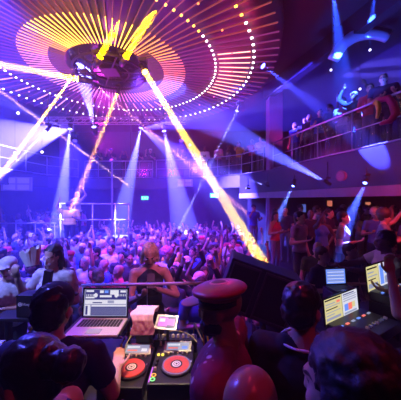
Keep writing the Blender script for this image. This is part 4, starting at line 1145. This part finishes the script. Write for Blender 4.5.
# ------------------------------------------------------------------ figures built one by one
M_eye = mat('eye_white', (.8, .8, .8), .3); M_iris = mat('iris_dark', (.02, .015, .01), .2)
def figure(name, loc, rz, label, ps, hair, garment, skin, cloth, hairm, voxel=.0095, trousers=0, hair_jit=.008, eyes=True, extra=None):
    parts = build_person('person', ps, voxel, 1.0, hair, garment, True, hair_jit)
    o = link(parts['body'], 'person'); me = parts['body']
    for m in (SKIN[skin] if isinstance(skin, int) else skin, TROU[trousers], M_shoe, M_feat, M_lip): me.materials.append(m)
    t = link(parts['top'], 'shirt' if garment in ('tshirt', 'long') else 'hoodie' if garment == 'hoodie' else 'top', o); parts['top'].materials.append(cloth)
    if 'hair' in parts:
        h = link(parts['hair'], 'cap' if hair == 'cap' else 'hair', o); parts['hair'].materials.append(hairm)
    o.location = loc; o.rotation_euler = (0, 0, rz)
    k = ps.k
    T0 = Matrix.Translation((0, 0, .95 * k)) @ Euler((ps.lean, ps.lean_x, 0)).to_matrix().to_4x4() @ Matrix.Translation((0, 0, -.95 * k))
    hc = T0 @ (Vector((0, -.018, 1.60 + ps.headz)) * k)
    HMx = Matrix.Translation(hc) @ Euler((ps.nod, ps.tilt, ps.turn)).to_matrix().to_4x4() @ Matrix.Scale(k, 4)
    if eyes:
        for sg in (-1, 1):
            b = bmesh.new(); ell(b, (.031 * sg, -.074, .004), (.0135, .0125, .0095), HMx, 12, 8, 0); ell(b, (.031 * sg, -.083, .004), (.006, .005, .006), HMx, 10, 6, 1)
            finish(b, 'eye', [M_eye, M_iris], o, True)
    return tag(o, label, 'person'), HMx, T0
M_navy = mat('cloth_navy', (.02, .03, .10), .85, noise_s=12)
M_blk = CM['black']
# patterned magenta shirt: printed spots on red cloth
M_pat = mat('printed_shirt', (.32, .02, .06), .75)
nt = M_pat.node_tree; tc = nt.nodes.new('ShaderNodeTexCoord'); vo = nt.nodes.new('ShaderNodeTexVoronoi'); vo.inputs['Scale'].default_value = 17
cr = nt.nodes.new('ShaderNodeValToRGB'); cr.color_ramp.elements[0].position = .14; cr.color_ramp.elements[0].color = (.75, .55, .6, 1); cr.color_ramp.elements[1].position = .24; cr.color_ramp.elements[1].color = (.20, .012, .05, 1)
nt.links.new(tc.outputs['Object'], vo.inputs['Vector']); nt.links.new(vo.outputs['Distance'], cr.inputs[0]); nt.links.new(cr.outputs[0], nt.nodes['Principled BSDF'].inputs['Base Color'])
M_wpat = mat('patterned_white', (.8, .8, .85), .8, noise_s=22, noise_amt=.7)
M_curly = mat('hair_curly', (.02, .018, .025), .4, noise_s=60, noise_amt=.5, bump=.5)
M_shine = mat('hair_shine', (.012, .009, .012), .32, noise_s=50, noise_amt=.5, bump=.3)
def lookz(x, ytop, Y): return CAMZ - (ytop - 200) / FPX * Y

# woman with bun, facing the side decks
wf, HMw, T0w = figure('person', (P(33, 0, .76).x, .76, BOOTH), -PI / 2 - .22, 'person with dark hair in a bun and bare shoulders, looking down by the side decks',
    Pose(h=1.70, armL='bent', armR='bent', female=True, nod=.22, build=.95), 'short', 'tank', 1, M_navy, M_shine, hair_jit=.004, eyes=False)
b = bmesh.new(); ell(b, (0, .165, .035), (.052, .048, .050), HMw, 18, 12); cap(b, (0, .09, .05), (0, .15, .035), .055, .04, HMw)
me = remeshed(b, 'bun', .007, 1, 1, .006, 45); me.materials.append(M_shine); link(me, 'bun', wf)
b = bmesh.new(); ell(b, (.084, .008, -.042), (.006, .006, .006), HMw, 10, 8); ell(b, (.085, .006, -.055), (.004, .004, .004), HMw, 10, 8)
finish(b, 'earring', M_jogring, wf, True)
# capped man at the laptop
cm_, HMc, T0c = figure('person', (P(58, 0, 1.2).x, 1.13, BOOTH), PI + .05, 'person in a dark cap and dark T-shirt, seen from behind at the open laptop',
    Pose(h=1.73, armL=((.06, -.06, -.27), (.0, -.24, -.34)), armR=((.07, -.08, -.26), (.03, -.30, -.28)), lean=.04, nod=.12, build=1.0), 'short', 'tshirt', 0, M_navy, M_shine, eyes=False)
b = bmesh.new(); ell(b, (0, .012, .058), (.088, .106, .084), HMc, 24, 14); ell(b, (0, -.115, .045), (.062, .058, .009), HMc, 18, 8)
me = remeshed(b, 'cap', .007, 2); me.materials.append(M_blk)
cp = link(me, 'cap', cm_)
# curly head low in front
figure('person', (P(108, 0, .56).x, .52, BOOTH), PI, 'person of whom only curly black hair with blue shine shows, nearest below the decks',
    Pose(h=1.60, armL='down', armR='down', nod=.3, build=.9), 'afro', 'tshirt', 1, M_navy, M_curly, hair_jit=.014, eyes=False)
# man in peaked hat and printed shirt
hm, HMh, T0h = figure('person', (P(222, 0, 1.18).x, 1.09, BOOTH), -PI / 2 - .35, 'person with beard, round flat cap and magenta spotted shirt, turned to the decks',
    Pose(h=1.78, armL='down', armR='down', nod=.15, build=1.12), 'bald', 'long', 2, M_pat, M_shine, eyes=False)
M_capred = mat('cap_leather', (.35, .05, .07), .28, noise_s=10)
b = bmesh.new(); ell(b, (0, .01, .085), (.115, .125, .030), HMh, 28, 12); tube(b, HMh @ Vector((0, .005, .035)), HMh @ Vector((0, .008, .085)), .088, .108, 28)
me = remeshed(b, 'cap', .006, 2); me.materials.append(M_capred); ct = link(me, 'cap', hm)
b = bmesh.new(); tube(b, HMh @ Vector((0, .005, .028)), HMh @ Vector((0, .005, .060)), .095, .097, 28); finish(b, 'hat_band', M_blk, ct, True)
b = bmesh.new(); ell(b, (0, -.118, .034), (.066, .060, .007), HMh, 18, 8); finish(b, 'brim', mat('brim_gloss', (.5, .22, .22), .3), ct, True)
b = bmesh.new(); ell(b, (0, .012, .112), (.04, .045, .006), HMh, 20, 8); finish(b, 'top_disc', mat('cap_disc', (.75, .3, .25), .3), ct, True)  # lighter disc on the crown of the cap
b = bmesh.new(); ell(b, (0, -.052, -.075), (.055, .052, .042), HMh); ell(b, (0, -.02, -.065), (.066, .055, .05), HMh)
me = remeshed(b, 'beard', .007, 1, 1, .005, 50); me.materials.append(HM_['black']); link(me, 'beard', hm)
# shaven head below him
bd, HMb, T0b = figure('person', (P(245, 0, .70).x, .66, BOOTH), PI - .7, 'person with shaven shiny head and blue collar strap, below the spotted shirt',
    Pose(h=1.67, armL='down', armR='down', nod=.25, build=.85), 'bald', 'tshirt', mat('skin_gloss', (.26, .12, .09), .28), M_blk, M_blk, eyes=False)
b = bmesh.new()
pts = [T0b @ (Vector((.085 * math.cos(a), .012 + .075 * math.sin(a), 1.492 - .012 * math.sin(a))) * (1.67 / 1.72)) for a in [2 * PI * k / 24 for k in range(25)]]
polytube(b, pts, .018, 8); finish(b, 'collar', mat('strap_blue', (.10, .12, .55), .6), bd, True)
# tall man with white collar
wm, HMk, T0k = figure('person', (P(299, 0, 1.2).x, 1.15, BOOTH), PI - .35, 'person with short dark hair, thin white collar line on black shirt, seen from behind',
    Pose(h=1.74, armL='down', armR='down', nod=.10, turn=-.5, build=1.0), 'short', 'tshirt', 1, M_blk, M_shine, hair_jit=.008, eyes=False)
b = bmesh.new(); pts = [T0k @ (Vector((.105 * math.cos(a), .012 + .072 * math.sin(a), 1.475 - .016 * math.sin(a) - .012 * abs(math.cos(a)))) * (1.74 / 1.72)) for a in [2 * PI * k / 28 for k in range(29)]]
polytube(b, pts, .006, 6); finish(b, 'collar', M_lab, wm, True)
# big dark head nearest the camera
figure('person', (P(340, 0, .60).x, .53, BOOTH), PI + .6, 'person whose big dark head fills the dark corner, nearest the lighting desk side',
    Pose(h=1.84, armL='down', armR='down', nod=.1, build=.85), 'bob', 'tshirt', 1, M_blk, HM_['black'], hair_jit=.010, eyes=False)
# lighting operator bent over the console
figure('person', (1.30, 1.22, BOOTH), PI + .1, 'person with dark hair bent over the lighting console, hand at the faders',
    Pose(h=1.58, lean=.26, armL=((.06, -.20, -.18), (-.04, -.42, -.22)), armR=((.06, -.1, -.22), (0, -.3, -.3)), nod=.3, build=1.0), 'short', 'tshirt', 1, M_blk, M_shine, eyes=False)
figure('person', (1.66, 1.98 - .28, BOOTH), PI + .7, 'person in pale shirt at the picture edge, forearm raised beside the lighting consoles',
    Pose(h=1.80, armL=((.10, -.16, -.20), (.02, -.20, .06)), armR='down', nod=.1, build=.9), 'short', 'tshirt', 1, CM['pale'], M_shine, eyes=False) if False else None
figure('person', (1.82, 1.95, BOOTH), PI + .9, 'person in pale shirt at the picture edge, forearm raised beside the lighting consoles',
    Pose(h=1.84, armL=((.10, -.16, -.20), (.04, -.20, .06)), armR='bent', nod=.1, build=1.0), 'short', 'tshirt', 1, CM['pale'], M_shine, eyes=False)
figure('person', (P(380, 0, 2.95).x, 2.86, BOOTH), -PI / 2 - .3, 'person in white T-shirt with dark hair leaning toward the blue-screen console, arm stretched out',
    Pose(h=1.78, armL=((.06, -.20, -.12), (.02, -.42, -.10)), armR=((.06, -.20, -.12), (.0, -.44, -.16)), nod=.1, build=1.05), 'short', 'tshirt', 3, CM['white'], M_shine, eyes=False)
# guests leaning on the booth rail
figure('person', (P(147, 0, 2.5).x, 2.62, BOOTH), .25, 'person with tousled blond hair bending over a phone at the booth rail, pink shoulder bare',
    Pose(h=1.68, lean=.06, armL=((.12, -.10, -.24), (-.10, -.20, -.12)), armR=((.04, -.08, -.27), (-.06, -.26, -.16)), female=True, nod=.45), 'bob', 'tank', 0, CM['black'], HM_['blond'], hair_jit=.012)
ph = bmesh.new(); box(ph, (0, 0, 0), (.075, .010, .145), bev=.003); o = finish(ph, 'phone', M_plast, loc=P(151, 281, 2.30), rot=(-.7, 0, .2)); tag(o, 'black phone in the hands of the tousled blond guest', 'phone')
fw, HMf, T0f = figure('person', (P(54, 0, 2.48).x, 2.52, BOOTH), -.15, 'person with long dark hair and white painted mouth, behind the black lettered box',
    Pose(h=1.68, lean=.05, armL='bent', armR=((.10, -.10, -.22), (.06, -.22, .02)), female=True, nod=.12), 'long', 'tshirt', 0, M_wpat, HM_['black'])
b = bmesh.new(); ell(b, (0, -.078, -.045), (.036, .018, .022), HMf, 16, 10); ell(b, (0, -.101, -.020), (.012, .008, .020), HMf, 10, 8); finish(b, 'face_paint', mat('paint_white', (.85, .85, .9), .7), fw, True)
figure('person', (P(6, 0, 2.45).x, 2.5, BOOTH), .3, 'person in white patterned T-shirt with folded pink-lit arms at the picture edge',
    Pose(h=1.56, lean=.04, armL='cross', armR='phone', nod=.2), 'cap', 'tshirt', 0, M_wpat, M_wpat)
# performers
figure('person', (P(77, 0, 9.2).x, 9.2, 1.45), .3, 'podium dancer in pale costume lit by the orange beam, one arm up',
    Pose(h=1.70, armL='up_bent', armR='hip', female=True, turn=-.4), 'ponytail', 'tank', 0, CM['pale'], HM_['blond'], voxel=.014)
figure('person', (-4.72, 8.66, 1.01), .1, 'person in bulky yellow costume on the podium step below the dancer',
    Pose(h=1.72, armL='bent', armR='up_bent', build=1.35), 'afro', 'hoodie', 1, CM['yellow'], HM_['brown'], voxel=.014)
# big pink wig above a white shirt, mid floor
figure('person', (P(167, 0, 5.0).x, 5.0, 0), .1, 'person with a huge round pink wig and white shirt standing out mid floor',
    Pose(h=1.82, armL='bent', armR='down', headz=0), 'afro', 'tshirt', 1, CM['white'], CM['pink'], voxel=.012, hair_jit=.02)
# phones held up in the crowd
# ------------------------------------------------------------------ the crowd
TAKEN = []
def free(x, y, r=.5):
    return all((x - a) ** 2 + (y - c) ** 2 > max(r, rr) ** 2 for a, c, rr in TAKEN)
def screen(x, y, z): return 200.5 + x / y * FPX, 200 + (CAMZ - z) / y * FPX
PODIUM = (-5.0, -2.7, 8.7, 10.2)
def where_floor(x, y):
    sx, sy = screen(x, y, 1.6)
    row = ('right before the DJ booth' if y < 3.9 else 'in the front rows' if y < 5.2 else 'mid floor' if y < 7.5 else 'deep in the crowd' if y < 10 else 'at the floor\'s far end')
    if sx < 50: lat = 'under the hazy balcony'
    elif sx < 100: lat = 'below the podium dancer'
    elif sx < 135: lat = 'by the podium pole'
    elif sx < 175: lat = 'under the blue fan'
    elif sx < 215: lat = 'below the thin white beam'
    elif sx < 250: lat = 'beside the yellow beam'
    else: lat = 'before the side tier'
    return lat + ', ' + row
# front figures are placed by hand in g_booth, keep their spots
for q in HAND_SPOTS: TAKEN.append(q)
n_floor = 0
sp = .50
yy = 3.22
FAR = []
while yy < 13.0:
    xx = -0.86 * yy - .3
    while xx < 1.9:
        x = xx + RC.uniform(-.09, .09); y = yy + RC.uniform(-.09, .09)
        xx += sp + (.05 if yy > 8 else 0)
        if x > 1.25 - (0 if y > 3 else 0) and y < 4.4: continue
        if x > (1.55 if y < 9 else 1.8): continue
        if PODIUM[0] - .35 < x < PODIUM[1] + .35 and PODIUM[2] - .35 < y < PODIUM[3] + .35: continue
        if x < -5.2 and y > 9.1: continue
        if not free(x, y, .40): continue
        TAKEN.append((x, y, .40))
        if y > 9.6: FAR.append((x, y)); continue
        n_floor += crowd_person(x, y, 0, where_floor(x, y), 'crowd on the dance floor') is not None
    yy += .50 if yy < 8 else .56
# side tier guests
def where_tier(x, y):
    sx, sy = screen(x, y, 1.6)
    a_ = 'by the blue fan' if sx < 300 else 'under the pale band' if sx < 340 else 'in the narrow blue fan' if sx < 366 else 'at the dark bar side'
    return a_ + (', front of the side tier' if y < 5.6 else ', middle of the side tier' if y < 7.4 else ', back of the side tier')
n_tier = 0
yy = 4.6
while yy < 9.3:
    xx = 2.05
    while xx < .86 * yy + .2:
        x = xx + RC.uniform(-.14, .14); y = yy + RC.uniform(-.12, .12); xx += .68
        if RC.random() < .12 or not free(x, y, .5): continue
        if abs(x - 2.95) < .5 and abs(y - 9.6) < .6: continue
        TAKEN.append((x, y, .5))
        n_tier += crowd_person(x, y, TIER, where_tier(x, y), 'guests on the side tier', cl=None if y > 6.4 else RC.choice(['black', 'dark', 'grey', 'red', 'blue', 'black'])) is not None
    yy += .78
yy = 3.3
for x, y in ((1.75, 3.45), (2.3, 3.7), (1.95, 4.0), (2.95, 3.75), (3.1, 3.3)):
    if free(x, y, .45):
        TAKEN.append((x, y, .45)); crowd_person(x, y, .45, 'on the low step behind the lighting desk', 'guests on the side tier', cl='black' if x < 2 else 'dark'); n_tier += 1
# far left tier
n_left = 0
for r_ in range(5):
    for c_ in range(5):
        x = -8.6 + c_ * .66 + RC.uniform(-.1, .1); y = 9.75 + r_ * .68 + RC.uniform(-.1, .1)
        if abs(x / y) > .88 or x > -5.75 or x < -8.4: continue
        crowd_person(x, y, .6, 'behind the railing in the blue haze', 'people on the hazy tier'); n_left += 1
# balcony guests
n_balc = 0
def lerp_edge(pts, t):
    L = [(Vector(b_) - Vector(a_)).length for a_, b_ in zip(pts, pts[1:])]; T = sum(L) * t
    for (a_, b_), l in zip(zip(pts, pts[1:]), L):
        if T <= l:
            a_ = Vector(a_); b_ = Vector(b_); d = (b_ - a_).normalized(); return a_ + d * T, Vector((d.y, -d.x))
        T -= l
    return Vector(pts[-1]), Vector((1, 0))
side_e = [(4.2, 4.1), (4.0, 4.8), (3.05, 8.1), (2.9, 8.8)]
for k in range(12):
    p_, n_ = lerp_edge(side_e, (k + .5) / 12); q = p_ + n_ * (.42 + RC.uniform(0, .2))
    crowd_person(q.x, q.y, ZB, 'leaning on the side balcony railing', 'guests on the side balcony', rz=-PI / 3 + RC.gauss(0, .4)); n_balc += 1
for k in range(8):
    p_, n_ = lerp_edge(side_e, (k + .9) / 9); q = p_ + n_ * (1.25 + RC.uniform(0, .3))
    crowd_person(q.x, q.y, ZB, 'second row on the side balcony', 'guests on the side balcony', rz=-PI / 3 + RC.gauss(0, .4)); n_balc += 1
mid_e = [(2.45, 10.3), (1.95, 11.38), (0.32, 12.68), (-2.0, 13.1)]
for k in range(9):
    p_, n_ = lerp_edge(mid_e, (k + .5) / 9); q = p_ + n_ * .42
    crowd_person(q.x, q.y, ZB, 'at the curved balcony railing', 'guests on the far balcony', rz=RC.gauss(0, .5)); n_balc += 1
for k in range(5):
    crowd_person(-2.9 - k * .72 + RC.uniform(-.1, .1), 13.55, ZB, 'at the far balcony railing', 'guests on the far balcony', rz=RC.gauss(0, .5)); n_balc += 1
print('PEOPLE', n_floor, n_tier, n_left, n_balc, 'far', len(FAR))
# the far end of the floor, more heads than anyone could count: one mass
bm = bmesh.new()
for x, y in FAR:
    hh = RC.uniform(1.5, 1.72)
    for part in (0,):
        ell(bm, (x, y, hh - .12), (.075, .09, .115), seg=8, rings=6, mi=RC.choice([0, 0, 1, 2]))
        ell(bm, (x, y + .02, hh - .07), (.085, .09, .09), seg=8, rings=6, mi=3)
        tube(bm, (x, y, hh - .3), (x, y, hh - .18), .055, .05, 6, 0)
        ell(bm, (x, y, hh - .48), (.21, .13, .22), seg=10, rings=6, mi=RC.choice([4, 5, 5, 6, 7]))
        tube(bm, (x, y, 0), (x, y, hh - .5), .13, .17, 8, 5)
        if RC.random() < .3:
            s_ = RC.choice((-1, 1)); polytube(bm, [(x + .2 * s_, y, hh - .35), (x + .26 * s_, y - .1, hh - .08), (x + .18 * s_, y - .12, hh + .18)], [.05, .04, .035], 6, 0)
        else:
            for s_ in (-1, 1): polytube(bm, [(x + .2 * s_, y, hh - .35), (x + .25 * s_, y, hh - .65), (x + .12 * s_, y - .2, hh - .6)], [.055, .045, .035], 6, 4)
o = finish(bm, 'crowd', [SKIN[0], SKIN[1], SKIN[2], HM_['black'], CM['grey'], CM['black'], CM['pink'], CM['white']], smooth=True)
tag(o, 'packed far end of the crowd beneath the far balcony', 'crowd', kind='stuff')
